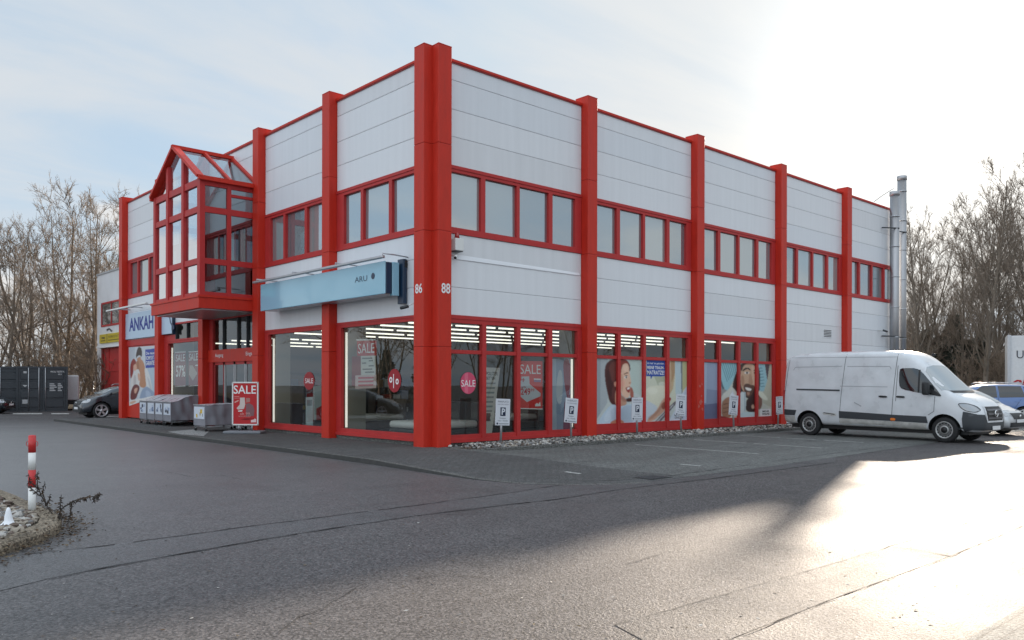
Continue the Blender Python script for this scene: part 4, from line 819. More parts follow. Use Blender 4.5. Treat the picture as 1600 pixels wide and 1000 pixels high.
# ------------------------------------------------------------------ covered display carts
def cart(label, x0, y0, wy, lx, h0, h1, patch, rz=0, group='covered mattress carts beside the entrance', seed=1):
    t = thing('display_cart', label, 'cart', (x0, y0, 0), rz, group); rr = random.Random(seed)
    f = MB()
    for xx in (.03, lx - .03):
        for yy in (.03, wy - .03): f.tube([(xx, yy, .10), (xx, yy, (h0 if xx < .1 else h1) - .02)], .014, 6, 'steel')
    for z in (.16,):
        f.tube([(.03, .03, z), (lx - .03, .03, z), (lx - .03, wy - .03, z), (.03, wy - .03, z), (.03, .03, z)], .012, 6, 'steel')
    f.tube([(.0, -.01, h0 + .005), (.0, wy + .01, h0 + .005)], .018, 6, 'steel'); f.build('frame', t)
    c = MB(); nx, nz, ny = 18, 10, 10
    def hh(x): return h0 + (h1 - h0) * smooth(x / lx * 1.4)
    def fold(a, z, k): return .026 * math.sin(a * 15 + k + 4 * z + 2 * noise.noise(Vector((a * 2, z * 2, k)))) * (.4 + z) + .03 * noise.noise(Vector((a * 4, z * 3, k)))
    for side in (0, 1):
        vs = []; fs = []
        for i in range(nx + 1):
            for j in range(nz + 1):
                x = lx * i / nx; z = .22 + (hh(x) - .22) * j / nz; y = (-.005 - fold(x, z, seed)) if side == 0 else wy + .005 + fold(x, z, seed + 5); vs.append((x, y, z))
        for i in range(nx):
            for j in range(nz): a = i * (nz + 1) + j; fs.append((a, a + 1, a + nz + 2, a + nz + 1))
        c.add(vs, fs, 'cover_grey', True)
    vs = []; fs = []
    for i in range(nx + 1):
        for j in range(ny + 1): x = lx * i / nx; y = -.01 + (wy + .02) * j / ny; vs.append((x, y, hh(x) + .02 * noise.noise(Vector((x * 5, y * 6, seed))) + .012 * math.sin(math.pi * j / ny)))
    for i in range(nx):
        for j in range(ny): a = i * (ny + 1) + j; fs.append((a, a + 1, a + ny + 2, a + ny + 1))
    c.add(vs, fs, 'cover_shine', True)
    for xx in (.0, lx): c.box(xx - .004, xx + .004, 0, wy, .19, (h0 if xx < .1 else h1) - .01, 'cover_grey')
    c.build('cover', t)
    f = MB(); f.box(-.012, -.005, .06, wy - .06, .42, h0 - .06, 'print_front')
    for i in range(9):
        yy = rr.uniform(.08, wy - .28); z = rr.uniform(.45, h0 - .22); f.box(-.0135 - .0005 * i, -.012, yy, yy + rr.uniform(.06, .18), z, z + rr.uniform(.04, .14), rr.choice(patch))
    f.build('poster', t)
    for xx in (.05, lx - .05):
        for yy in (.05, wy - .05):
            w_ = MB(); w_.lathe([(.0, -.02), (.045, -.02), (.045, .02), (0, .02)], 14, 'rubber', 'Y', at=(xx, yy, .048)); w_.tube([(xx, yy, .05), (xx + .01, yy, .16)], .012, 6, 'steel'); w_.build('wheel', t)
    return t
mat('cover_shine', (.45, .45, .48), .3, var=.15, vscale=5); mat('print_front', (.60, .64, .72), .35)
bl = [C(196, 204, 220), C(90, 104, 134), C(150, 164, 190), C(60, 60, 72)]; yl = bl + [C(206, 176, 60), C(196, 200, 204)]
GRP = 'covered mattress carts beside the entrance'
for i, (y, lab, pt) in enumerate([(17.05, 'grey covered cart furthest left in the row of four beside the entrance', bl), (16.15, 'second grey covered cart from the left, front print blue and white', bl), (15.28, 'third grey covered cart from the left in the row of four', bl), (14.42, 'right hand grey covered cart of the row of four, yellow on its print', yl)]):
    cart(lab, -1.28, y, .80, 1.12, .90, 1.14, pt, group=GRP, seed=3 + i)
cart('single grey covered cart standing before the entrance doors with a yellow print', -1.72, 10.15, .98, 1.36, .88, .92, [C(206, 170, 50), C(206, 170, 50), C(210, 212, 214), C(210, 212, 214), C(60, 60, 66)], group=GRP, seed=9)
# wire basket rack by the door
t = thing('basket_rack', 'small wire rack with plastic bagged goods between the entrance doors and the sale board', 'rack', (-.5, 10.05, 0))
f = MB()
for yy in (0, .5):
    for xx in (0, .4): f.tube([(xx, yy, 0), (xx, yy, 1.3)], .012, 6, 'steel')
for z in (.3, .8, 1.25): f.tube([(0, 0, z), (.4, 0, z), (.4, .5, z), (0, .5, z), (0, 0, z)], .01, 6, 'steel')
f.build('frame', t); f = MB(); f.bbox(.03, .37, .03, .47, .82, 1.08, C(170, 174, 182), .08, 3, True); f.build('bag', t)

# ------------------------------------------------------------------ sale board
BU = (Vector((-.77, 8.21, 0)) - Vector((-1.40, 8.78, 0))); bw = BU.length; ang = math.atan2(BU.y, BU.x)
t = thing('sale_board', 'red sale board in a white frame standing on a grey weighted base', 'sign board', (-1.085, 8.495, 0), ang)
mb = MB(); w = bw / 2; z0, z1 = .26, 1.66
for a in ((-w, -w + .045, z0, z1), (w - .045, w, z0, z1), (-w, w, z0, z0 + .045), (-w, w, z1 - .045, z1)): mb.bbox(a[0], a[1], -.03, .03, a[2], a[3], 'white_plastic', .006, 1)
mb.build('frame', t)
mb = MB(); mb.box(-w + .04, w - .04, -.02, .02, z0 + .04, z1 - .04, C(186, 40, 44)); yq = -.0215
def q2(x, z): return (-w + (x - 130) / 375 * 2 * w, yq, z1 - (z - 155) / 620 * (z1 - z0))
a = q2(152, 325); b = q2(470, 205); mb.text('SALE', a, (1, 0, 0), (0, 0, 1), b[2] - a[2], C(*WHT), w=b[0] - a[0], bold=.01)
for pts, c in [([(245, 380), (310, 378), (318, 480), (300, 540), (215, 550), (195, 530), (240, 480)], (206, 190, 184)), ([(330, 385), (385, 385), (385, 440), (330, 450)], (176, 120, 112)), ([(325, 470), (370, 455), (430, 490), (450, 560), (440, 640), (330, 650)], (132, 92, 96)), ([(165, 440), (222, 412), (226, 428), (172, 456)], (214, 170, 160)), ([(215, 565), (280, 555), (275, 578), (220, 580)], (222, 214, 210)), ([(250, 690), (330, 672), (450, 678), (330, 700)], (130, 20, 26)), ([(160, 362), (235, 358), (235, 366), (160, 370)], (220, 150, 146)), ([(160, 385), (245, 382), (245, 388), (160, 391)], (220, 150, 146)), ([(400, 700), (440, 690), (455, 675), (475, 690), (475, 730), (400, 732)], (226, 200, 198))]:
    yq -= .0006; mb.poly([q2(*k) for k in pts], C(*c))
yq -= .001
for s_, x0, zb, x1, zt in [('ab 99.', 245, 625, 400, 590), ('NUR KURZE ZEIT', 225, 655, 400, 635)]:
    a, b = q2(x0, zb), q2(x1, zt); mb.text(s_, a, (1, 0, 0), (0, 0, 1), b[2] - a[2], C(206, 150, 146), w=b[0] - a[0])
mb.build('poster', t)
mb = MB(); mb.bbox(-.62, .58, -.32, .34, .0, .09, 'grey_base', .03, 2); mb.build('base', t)
for xx in (-.2, .22):
    mb = MB(); mb.tube([(xx, 0, .08), (xx, 0, .3)], .022, 8, 'steel'); mb.build('leg', t)

# ------------------------------------------------------------------ left annex
A = thing('annex_building', 'lower pale side building with a red door beyond the store', 'building', (0, 24, 0))
mat('annex_pane', (.10, .10, .10), .05, spec=1.0)
XA = 4.6; yA, yB = 23.9, onp(152, 430, 0, XA).y; L = Matrix.Translation((0, -24, 0))
def za(u, v): return onp(u, v, 0, XA).z
zt = za(152, 431.5); y1 = onp(158.5, 500, 0, XA).y; w0, w1 = za(158, 511.5), za(158, 474); s0, s1 = za(157.5, 537), za(157.5, 523.5); d1 = za(159, 544)
f = MB(L); f.box(XA, XA + .2, y1, yB, 0, zt, 'cladding_annex'); f.box(XA, XA + .2, yA, y1, w1, zt, 'cladding_annex'); f.box(XA, XA + .2, yA, y1, d1, w0, 'cladding_annex'); f.box(XA + .02, XA + .2, yA, y1, w0, w1, 'cladding_annex'); f.box(XA, XA + .2, yA, yB, -.1, .0, 'joint')
f.box(XA + .2, 18, yB - .2, yB, 0, zt, 'cladding_annex'); f.box(18, 18.2, yA, yB, 0, zt, 'cladding_annex'); f.build('wall', A)
f = MB(L); f.box(XA - .05, 18.2, yA, yB + .06, zt, zt + .12, 'joint'); f.build('roof', A)
f = MB(L)
for a in ((yA, y1, w0, w0 + .12), (yA, y1, w1 - .12, w1), (y1 - .12, y1, w0, w1), (y1 - 2.2, y1 - 2.1, w0, w1)): f.box(XA - .03, XA + .05, *a, 'red_frame')
w_ = f.build('window', A); f = MB(L); f.poly([(XA + .01, yA, w0), (XA + .01, y1, w0), (XA + .01, y1, w1), (XA + .01, yA, w1)], 'annex_pane'); f.build('pane', w_)
f = MB(L); f.box(XA - .03, XA + .1, y1 - .35, y1 - .05, 0, d1 - .04, 'red_dark'); f.box(XA + .04, XA + .12, yA, y1 - .35, 0, d1 - .04, 'red_frame')
for z in (.75, 1.6, 2.45): f.box(XA + .0, XA + .05, yA, y1 - 1.6, z - .05, z + .05, 'red_frame')
f.box(XA + .01, XA + .05, y1 - 1.6, y1 - 1.45, 0, d1 - .04, 'red_frame'); f.build('door', A)
f = MB(L); f.box(XA - .3, XA, yA, y1 + .1, d1 - .02, d1 + .10, 'white_paint'); f.build('canopy', A)
yc = y1 - 2.4; t = thing('yellow_sign', 'yellow lettered sign above the red door of the side building', 'sign', (XA, yc, s0)); L = Matrix.Translation((-XA, -yc, -s0)); sh = s1 - s0
f = MB(L); f.bbox(XA - .13, XA, yA + .3, y1, s0, s1, C(196, 172, 40), .01, 1); f.box(XA - .135, XA, y1 - 1.7, y1 - 1.62, s0, s1, 'dark_metal'); f.build('board', t)
f = MB(L); f.text('WERKSTATT', (XA - .134, y1 - 1.9, s0 + sh * .5), (0, -1, 0), (0, 0, 1), sh * .25, C(60, 54, 20), w=2.4); f.box(XA - .133, XA - .131, y1 - 4.2, y1 - 1.9, s0 + sh * .2, s0 + sh * .3, C(110, 96, 30)); f.box(XA - .133, XA - .131, y1 - 1.3, y1 - .4, s0 + sh * .2, s0 + sh * .32, C(110, 96, 30)); f.box(XA - .133, XA - .131, y1 - 1.2, y1 - .5, s0 + sh * .5, s0 + sh * .68, C(90, 80, 30)); f.build('lettering', t)
p = Print(0, XA - .01, (140, 400), 4.17); p.poly([(110, 476), (128, 468), (150, 488), (140, 496), (130, 480), (112, 490)], (70, 70, 74)); o = p.mb.build('wall_lettering', fix=False); o.parent = A; o.matrix_parent_inverse = Matrix.Translation(A.location).inverted()
# slim fence posts left of the annex
t = thing('fence', 'low grey metal fence behind the dark estate car', 'fence', place(146, 62))
for k in range(6):
    f = MB(); f.tube([(-1.8 + k * .6, 0, 0), (-1.8 + k * .6, 0, 1.9)], .03, 6, 'grey_metal'); f.build('post', t)
for z in (.6, 1.8):
    f = MB(); f.tube([(-1.8, 0, z), (1.2, 0, z)], .02, 6, 'grey_metal'); f.build('rail', t)

# ------------------------------------------------------------------ goods inside the shop
def bed(label, x, y, rz, c):
    t = thing('bed', label, 'bed', (x, y, .05), rz, 'beds on show in the shop'); f = MB(); f.bbox(-1, 1, -.8, .8, .05, .3, c, .04, 2); f.build('base', t); f = MB(); f.bbox(-1, 1, -.8, .8, .31, .52, 'white_plastic', .09, 3, True); f.build('mattress', t)
    f = MB(); f.bbox(.95, 1.05, -.85, .85, .0, 1.05, c, .04, 2); f.build('headboard', t)
bed('bed with a white mattress close behind the large window left of the corner', 1.5, 1.9, 0, 'dark_metal'); bed('dark bed behind the corner shop window', 3.2, 2.6, 1.57, 'car_black_plastic'); bed('bed deeper in the shop behind the window beside the entrance', 2.6, 7.1, 0, 'wood'); bed('bed in the middle of the shop floor', 6.5, 4.6, 0, 'wood')
for i, (x, y, h) in enumerate([(4.5, 8.5, 1.9), (7.5, 9.8, 1.9), (3.5, 13, 2.0), (8.5, 3.5, 1.6), (10.5, 7, 1.9), (12.5, 2.5, 1.8), (5, 16.5, 2.0), (2.2, 12.0, 1.5)]):
    t = thing('shelf_unit', 'tall dark shelf unit full of boxed goods inside the shop', 'shelf', (x, y, .05), (0, 1.57)[i % 2], 'shelf units in the shop'); f = MB()
    f.box(-.8, .8, .2, .24, 0, h, 'wood')
    for xx in (-.8, .77): f.box(xx, xx + .03, -.2, .2, 0, h, 'wood')
    f.build('frame', t)
    for z in [k * .45 + .05 for k in range(int(h / .45))]:
        f = MB(); f.box(-.77, .77, -.2, .2, z, z + .03, 'wood'); f.build('shelf', t)
        for j in range(4): f = MB(t.matrix_basis); xx = -.72 + j * .37; f.bbox(xx, xx + .3, -.16, .16, z + .03, z + .03 + rnd.uniform(.14, .34), rnd.choice(bl + yl + [C(150, 60, 50), C(120, 96, 70)]), .01, 1); tag(f.build('goods_box'), 'small box of goods on a dark shelf unit inside the shop', 'box', 'boxes on the shelves in the shop')

# ------------------------------------------------------------------ vehicles
def loft(stations, cls='van'):
    """closed smooth body from stations (x, zb, zt, w, wt, zbelt)"""
    vs = []; fs = []; K = 9
    for (x, zb, zt, w, wt, zbelt) in stations:
        zbelt = min(zbelt, zt - .10); zm = zb + (zbelt - zb) * .45; hh = zt - zbelt; r = min(.16, hh * .35)
        half = [(0, zb), (w * .80, zb), (w * .965, zb + .05), (w, zm), (w * .992, zbelt), (w * .992 + (wt - w * .992) * .55, zbelt + hh * .5), (wt, zt - r), (wt - .13 * wt, zt - r * .28), (0, zt)]
        ring = half + [(-y, z) for y, z in half[-2:0:-1]]
        vs += [(x, y, z) for y, z in ring]
    n = 2 * K - 2
    for i in range(len(stations) - 1):
        for k in range(n): fs.append((i * n + k, i * n + (k + 1) % n, (i + 1) * n + (k + 1) % n, (i + 1) * n + k))
    m = len(stations) - 1
    for e, rev in ((0, True), (m, False)):
        for k in range(K - 1):
            q = [e * n + k, e * n + k + 1, e * n + (n - k - 1) % n, e * n + (n - k) % n]
            q = list(dict.fromkeys(q)); fs.append(tuple(q) if not rev else tuple(reversed(q)))
    return vs, fs
def solid(name, vs, fs, m, cuts, sub=2, dark='car_black_plastic'):
    me = bpy.data.meshes.new(name); me.from_pydata(vs, [], fs); me.materials.append(MATS[m]); me.materials.append(MATS[dark])
    bm = bmesh.new(); bm.from_mesh(me); bmesh.ops.recalc_face_normals(bm, faces=bm.faces[:]); bm.to_mesh(me); bm.free()
    o = bpy.data.objects.new(name, me); COL.objects.link(o)
    md = o.modifiers.new('s', 'SUBSURF'); md.levels = sub; md.render_levels = sub
    tmp = []
    for (x, z, r, y0, y1) in cuts:
        c = MB().tube([(x, y0, z), (x, y1, z)], r, 32, dark).build('cut'); tmp.append(c); c.data.polygons.foreach_set('use_smooth', [False] * len(c.data.polygons))
        b = o.modifiers.new('b', 'BOOLEAN'); b.operation = 'DIFFERENCE'; b.object = c; b.solver = 'EXACT'
        try: b.material_mode = 'TRANSFER'
        except Exception: pass
    bpy.context.view_layer.update(); dg = bpy.context.evaluated_depsgraph_get(); me2 = bpy.data.meshes.new_from_object(o.evaluated_get(dg)); o.modifiers.clear(); o.data = me2
    for c in tmp: bpy.data.objects.remove(c)
    me2.polygons.foreach_set('use_smooth', [True] * len(me2.polygons))
    bm = bmesh.new(); bm.from_mesh(me2); bm.normal_update()
    for e in bm.edges:
        if len(e.link_faces) == 2 and e.calc_face_angle(0) > .8: e.smooth = False
    bm.to_mesh(me2); bvh = BVHTree.FromBMesh(bm); bm.free()
    return o, bvh
def feat(bvh, poly, axis, m, step=.07, off=.008, flip=1, mb=None, rnd_=0):
    """panel laid on the body: poly in (x,z) for axis 'y', (y,z) for 'x', (x,y) for 'z'"""
    for _ in range(rnd_):
        q = []
        for a, b in zip(poly, poly[1:] + poly[:1]): q += [(a[0] * .8 + b[0] * .2, a[1] * .8 + b[1] * .2), (a[0] * .2 + b[0] * .8, a[1] * .2 + b[1] * .8)]
        poly = q
    dense = []
    for a, b in zip(poly, poly[1:] + poly[:1]):
        n = max(1, int(math.dist(a, b) / step))
        for i in range(n): dense.append((a[0] + (b[0] - a[0]) * i / n, a[1] + (b[1] - a[1]) * i / n))
    vs = [Vector(p) for p in dense]; n = len(vs); xs = [p[0] for p in dense]; ys = [p[1] for p in dense]
    x = min(xs) + step / 2
    while x < max(xs):
        y = min(ys) + step / 2
        while y < max(ys): vs.append(Vector((x, y))); y += step
        x += step
    V, E_, F, *_ = delaunay_2d_cdt(vs, [], [list(range(n))], 1, 1e-5)
    out = []; last = None
    for v in V:
        if axis == 'y': o = Vector((v.x, 6 * flip, v.y)); d = Vector((0, -flip, 0))
        elif axis == 'x': o = Vector((9 * flip, v.x, v.y)); d = Vector((-flip, 0, 0))
        else: o = Vector((v.x, v.y, 6)); d = Vector((0, 0, -1))
        h = bvh.ray_cast(o, d)
        if h[0] is None: out.append(None)
        else: out.append(h[0] + h[1] * off if h[1].dot(d) < 0 else h[0] - d * off)
    F = [f for f in F if all(out[i] is not None for i in f)]; out = [Vector((0, 0, 0)) if p is None else p for p in out]
    mb = mb or MB(); mb.add(out, F, m, True); return mb
def seg(a, b, w):
    a, b = Vector(a), Vector(b); d = (b - a).normalized(); n = Vector((-d.y, d.x)) * w / 2
    return [tuple(a + n), tuple(b + n), tuple(b - n), tuple(a - n)]
def wheel(parent, x, y, r, wd, side, style, rimr=.66):
    t = MB(); p = [(r * rimr, -wd / 2 + .01), (r * .9, -wd / 2), (r * .975, -wd / 2 + .02), (r, -wd / 2 + .05), (r, wd / 2 - .05), (r * .975, wd / 2 - .02), (r * .9, wd / 2), (r * rimr, wd / 2 - .01)]
    t.lathe(p, 36, 'rubber', 'Y', at=(x, y, r)); w = t.build('wheel', parent)
    m = MB(); o = side; R = r * rimr + .005; mm = 'alloy' if style != 'steel' else 'steel_rim'
    def Y(v): return o * v
    m.lathe([(R, Y(wd / 2 - .005)), (R - .02, Y(wd / 2 + .002)), (R - .045, Y(wd / 2 - .03)), (R - .05, Y(-wd / 3))], 36, 'alloy' if style != 'steel' else 'steel_hub', 'Y', at=(x, y, r))
    m.lathe([(R - .04, Y(wd / 2 - .10)), (.0, Y(wd / 2 - .10))], 24, 'black', 'Y', at=(x, y, r))
    if style == 'steel':
        m.lathe([(R - .035, Y(wd / 2 - .05)), (R * .72, Y(wd / 2 - .025)), (R * .60, Y(wd / 2 - .045)), (R * .45, Y(wd / 2 - .02)), (0, Y(wd / 2 - .02))], 32, mm, 'Y', at=(x, y, r))
        for k in range(14):
            a = k * 6.2832 / 14; c = Vector((x + math.cos(a) * R * .80, y + Y(wd / 2 - .025), r + math.sin(a) * R * .80)); m.lathe([(.022, Y(.0)), (.022, Y(.008)), (0, Y(.008))], 8, 'black', 'Y', at=c)
        m.lathe([(R * .36, Y(wd / 2 - .02)), (R * .34, Y(wd / 2 + .015)), (0, Y(wd / 2 + .02))], 20, 'black', 'Y', at=(x, y, r)); m.lathe([(R * .5, Y(wd / 2 - .018)), (R * .5, Y(wd / 2 - .008)), (R * .38, Y(wd / 2 - .008))], 24, 'steel_hub', 'Y', at=(x, y, r))
    else:
        for k in range(5):
            a = k * 6.2832 / 5 + .3
            for da in (-.13, .13):
                m.bar((x + math.cos(a + da * 2) * .05, y + Y(wd / 2 - .03), r + math.sin(a + da * 2) * .05), (x + math.cos(a + da) * (R - .02), y + Y(wd / 2 - .015), r + math.sin(a + da) * (R - .02)), .045, .03, 'alloy', up=(0, 1, 0))
        m.lathe([(.07, Y(wd / 2 - .03)), (.06, Y(wd / 2)), (0, Y(wd / 2))], 16, 'alloy', 'Y', at=(x, y, r))
    m.build('rim', w); return w
mat('steel_hub', (.42, .42, .41), .4, metal=.5)

# --- the white van: x along its length from the rear axle, +y its left side
def build_van():
    A = gnd(1265, 680); Bp = gnd(1476, 691.5); h = (Bp - A).normalized(); hw = .97
    rz = math.atan2(h.y, h.x); right = Vector((h.y, -h.x, 0))         # near side is the right-hand side
    org = A - right * (hw - .06); org.z = -.1
    t = thing('delivery_van', 'white high roofed delivery van with scratched dirty sill parked at the right of the store', 'van', org, rz)
    st = [(-.97, .46, 2.50, .90, .74, 1.40), (-.95, .40, 2.60, .95, .80, 1.45), (-.88, .37, 2.72, .985, .84, 1.45), (-.60, .36, 2.80, .99, .85, 1.45), (.3, .36, 2.83, .99, .86, 1.45), (1.4, .35, 2.83, .99, .86, 1.45), (2.4, .35, 2.82, .99, .86, 1.45), (2.9, .34, 2.80, .99, .855, 1.45), (3.15, .34, 2.755, .99, .85, 1.45), (3.38, .33, 2.65, .99, .84, 1.45),
          (3.58, .33, 2.50, .99, .82, 1.44), (3.76, .33, 2.34, .99, .81, 1.42), (3.95, .33, 2.15, .99, .81, 1.38), (4.18, .33, 1.92, .985, .83, 1.34), (4.38, .33, 1.71, .98, .86, 1.30), (4.52, .33, 1.56, .978, .87, 1.28), (4.64, .33, 1.46, .975, .87, 1.26), (4.85, .33, 1.40, .96, .84, 1.18), (5.02, .32, 1.33, .935, .80, 1.10), (5.18, .31, 1.24, .89, .73, 1.02), (5.31, .34, 1.12, .81, .65, .92), (5.40, .38, .99, .72, .55, .82), (5.43, .42, .90, .64, .47, .76)]
    vs, fs = loft(st); R = .375
    body, bv = solid('body', vs, fs, 'van_white', [(0, R, .47, -1.3, -.55), (4.40, R, .47, -1.3, -.55), (0, R, .47, .55, 1.3), (4.40, R, .47, .55, 1.3)]); body.parent = t
    for s in (-1, 1):
        F = lambda pts, m, **k: feat(bv, pts, 'y', m, flip=s, **k)
        F([(1.10, .62), (3.94, .56), (3.90, .76), (2.9, .78), (1.10, .85)], 'van_plastic', off=.012).build('side_trim', t)
        F([(-.95, .66), (-.52, .66), (-.45, .84), (-.95, .86)], 'van_plastic', off=.012).build('side_trim', t)
        F([(1.10, .39), (3.86, .36), (3.90, .55), (1.10, .61)], 'van_dirty', off=.006).build('sill_panel', t); F([(-.9, .42), (-.5, .42), (-.52, .64), (-.93, .64)], 'van_dirty', off=.006).build('sill_panel', t)
        F([(3.05, 2.18), (3.15, 2.22), (3.55, 2.21), (3.72, 2.08), (4.02, 1.74), (4.30, 1.42), (4.28, 1.38), (3.75, 1.45), (3.15, 1.57), (3.06, 1.70)], 'car_glass', off=.010, rnd_=1).build('side_window', t)
        m = F(seg((3.64, 2.16), (3.66, 1.47), .05), 'black', off=.016); F([(3.84, 1.62), (3.95, 1.64), (4.32, 1.40), (4.30, 1.36), (3.84, 1.44)], 'black', off=.016, mb=m); m.build('window_trim', t)
        m = None
        for a, b in [((1.28, 2.70), (1.09, .38)), ((2.97, 2.66), (2.82, .36)), ((3.0, 2.30), (2.97, 1.2)), ((4.14, 1.36), (4.12, .92)), ((4.12, .92), (3.95, .80)), ((-.80, 2.55), (-.9, 1.5))]: m = F(seg(a, b, .016), 'seam_dark', off=.004, mb=m, step=.1)
        m = F(seg((-.75, 2.63), (2.95, 2.57), .014), 'seam_grey', off=.004, mb=m, step=.1)
        for a, b in [((-.55, 2.30), (1.16, 2.31)), ((1.34, 2.30), (2.74, 2.28)), ((2.74, 2.28), (2.79, 2.20)), ((-.55, 2.30), (-.62, 2.2)), ((1.12, 1.66), (2.7, 1.64))]: m = F(seg(a, b, .02), 'seam_grey', off=.004, mb=m, step=.1)
        m.build('panel_seam', t)
        F(seg((-.46, 1.545), (1.12, 1.52), .05), 'van_plastic', off=.012).build('door_rail', t)
        for x0 in (2.44, 2.99): F([(x0, 1.31), (x0 + .27, 1.30), (x0 + .27, 1.36), (x0, 1.37)], 'car_black_plastic', off=.03, rnd_=1).build('door_handle', t)
        F([(2.80, .60), (2.96, .60), (2.96, .68), (2.80, .68)], 'amber', off=.018, rnd_=1).build('side_marker', t)
        if s == -1:
            m = F([(.5, .80), (.98, .77), (1.02, .70), (.85, .66), (.72, .72), (.55, .70)], 'van_dirty', off=.008, rnd_=1); m.build('scrape', t); m = F(seg((.55, .78), (.95, .73), .03), 'seam_dark', off=.011); m.build('scrape', t); F(seg((1.62, 1.14), (1.86, 1.02), .03), 'seam_grey', off=.005).build('dent', t)
        mr = MB(); mr.bbox(3.86, 4.04, s * 1.02, s * 1.24, 1.40, 1.80, 'car_black_plastic', .06, 3, True); mr.bar((3.98, s * .90, 1.48), (3.97, s * 1.08, 1.52), .12, .08, 'car_black_plastic'); mr.build('wing_mirror', t)
        F([(4.77, 1.17), (5.00, 1.178), (5.22, 1.10), (5.34, .97), (5.24, .90), (5.02, .93), (4.87, 1.02)], 'van_plastic', off=.008, rnd_=1).build('headlight_bezel', t)
        F([(4.80, 1.15), (5.00, 1.155), (5.20, 1.08), (5.31, .97), (5.22, .92), (5.02, .95), (4.90, 1.03)], 'headlamp', off=.016, rnd_=1).build('headlight', t)
        m = F([(4.93, .93), (5.05, .91), (5.26, .86), (5.36, .74), (5.37, .52), (5.25, .42), (4.92, .35), (4.90, .72)], 'van_plastic', off=.014); m.build('bumper_corner', t)
        wheel(t, 0, s * (hw - .13), R, .22, s, 'steel'); wheel(t, 4.40, s * (hw - .13), R, .22, s, 'steel')
        tl = MB(); tl.bbox(-.985, -.90, s * .84, s * .955, 1.0, 1.52, 'tail_red', .02, 2); tl.build('tail_light', t)
    # front
    feat(bv, [(-.90, 1.54), (-.80, 2.12), (-.70, 2.24), (-.3, 2.30), (.3, 2.30), (.70, 2.24), (.80, 2.12), (.90, 1.54), (.4, 1.50), (-.4, 1.50)], 'x', 'screen_glass', off=.012, step=.1).build('windscreen', t)
    feat(bv, [(-.72, 1.47), (.72, 1.47), (.8, 1.53), (-.8, 1.53)], 'x', 'car_black_plastic', off=.014).build('wiper_cowl', t)
    g = feat(bv, [(-.50, .66), (.50, .66), (.56, .86), (.50, 1.07), (-.50, 1.07), (-.56, .86)], 'x', 'black', off=.012); g.build('grille', t)
    g = None
    for z in (.74, .86, .97): g = feat(bv, seg((-.50, z), (.50, z), .045), 'x', 'grille_grey', off=.03, mb=g)
    g.build('grille_bar', t)
    g = None
    for a, b in [((-.53, .64), (.53, .64)), ((-.53, .64), (-.6, .86)), ((.53, .64), (.6, .86)), ((-.6, .86), (-.54, 1.09)), ((.6, .86), (.54, 1.09))]: g = feat(bv, seg(a, b, .05), 'x', 'van_white', off=.022, mb=g)
    g.build('grille_frame', t)
    e = MB(); hx = bv.ray_cast(Vector((9, 0, .87)), Vector((-1, 0, 0)))[0].x + .035
    e.lathe([(.105, hx), (.105, hx + .02), (.088, hx + .02), (.088, hx)], 24, 'chrome', 'X', at=(0, 0, .87))
    for k in range(3): a = 1.5708 + k * 2.0944; e.bar((hx + .01, 0, .87), (hx + .01, math.cos(a) * .095, .87 + math.sin(a) * .095), .022, .01, 'chrome', up=(1, 0, 0))
    e.build('emblem', t)
    feat(bv, [(-.90, .40), (.90, .40), (.92, .86), (.66, .84), (.56, .62), (-.56, .62), (-.66, .84), (-.92, .86)], 'x', 'van_plastic', off=.018).build('bumper', t)
    n = MB(); n.box(hx + .0, hx + .015, -.26, .26, .40, .51, 'white_paint'); n.build('number_plate', t)
    mk = MB(); mk.bbox(3.62, 3.72, -.04, .04, 2.60, 2.68, 'black', .02, 2); mk.build('roof_aerial', t)
    u = MB(); u.box(-.8, 5.0, -.7, .7, .24, .36, 'black'); u.build('underbody', t)
    return t
mat('seam_dark', (.10, .10, .105), .7); mat('seam_grey', (.36, .37, .39), .5); mat('grille_grey', (.10, .10, .11), .35)
build_van()

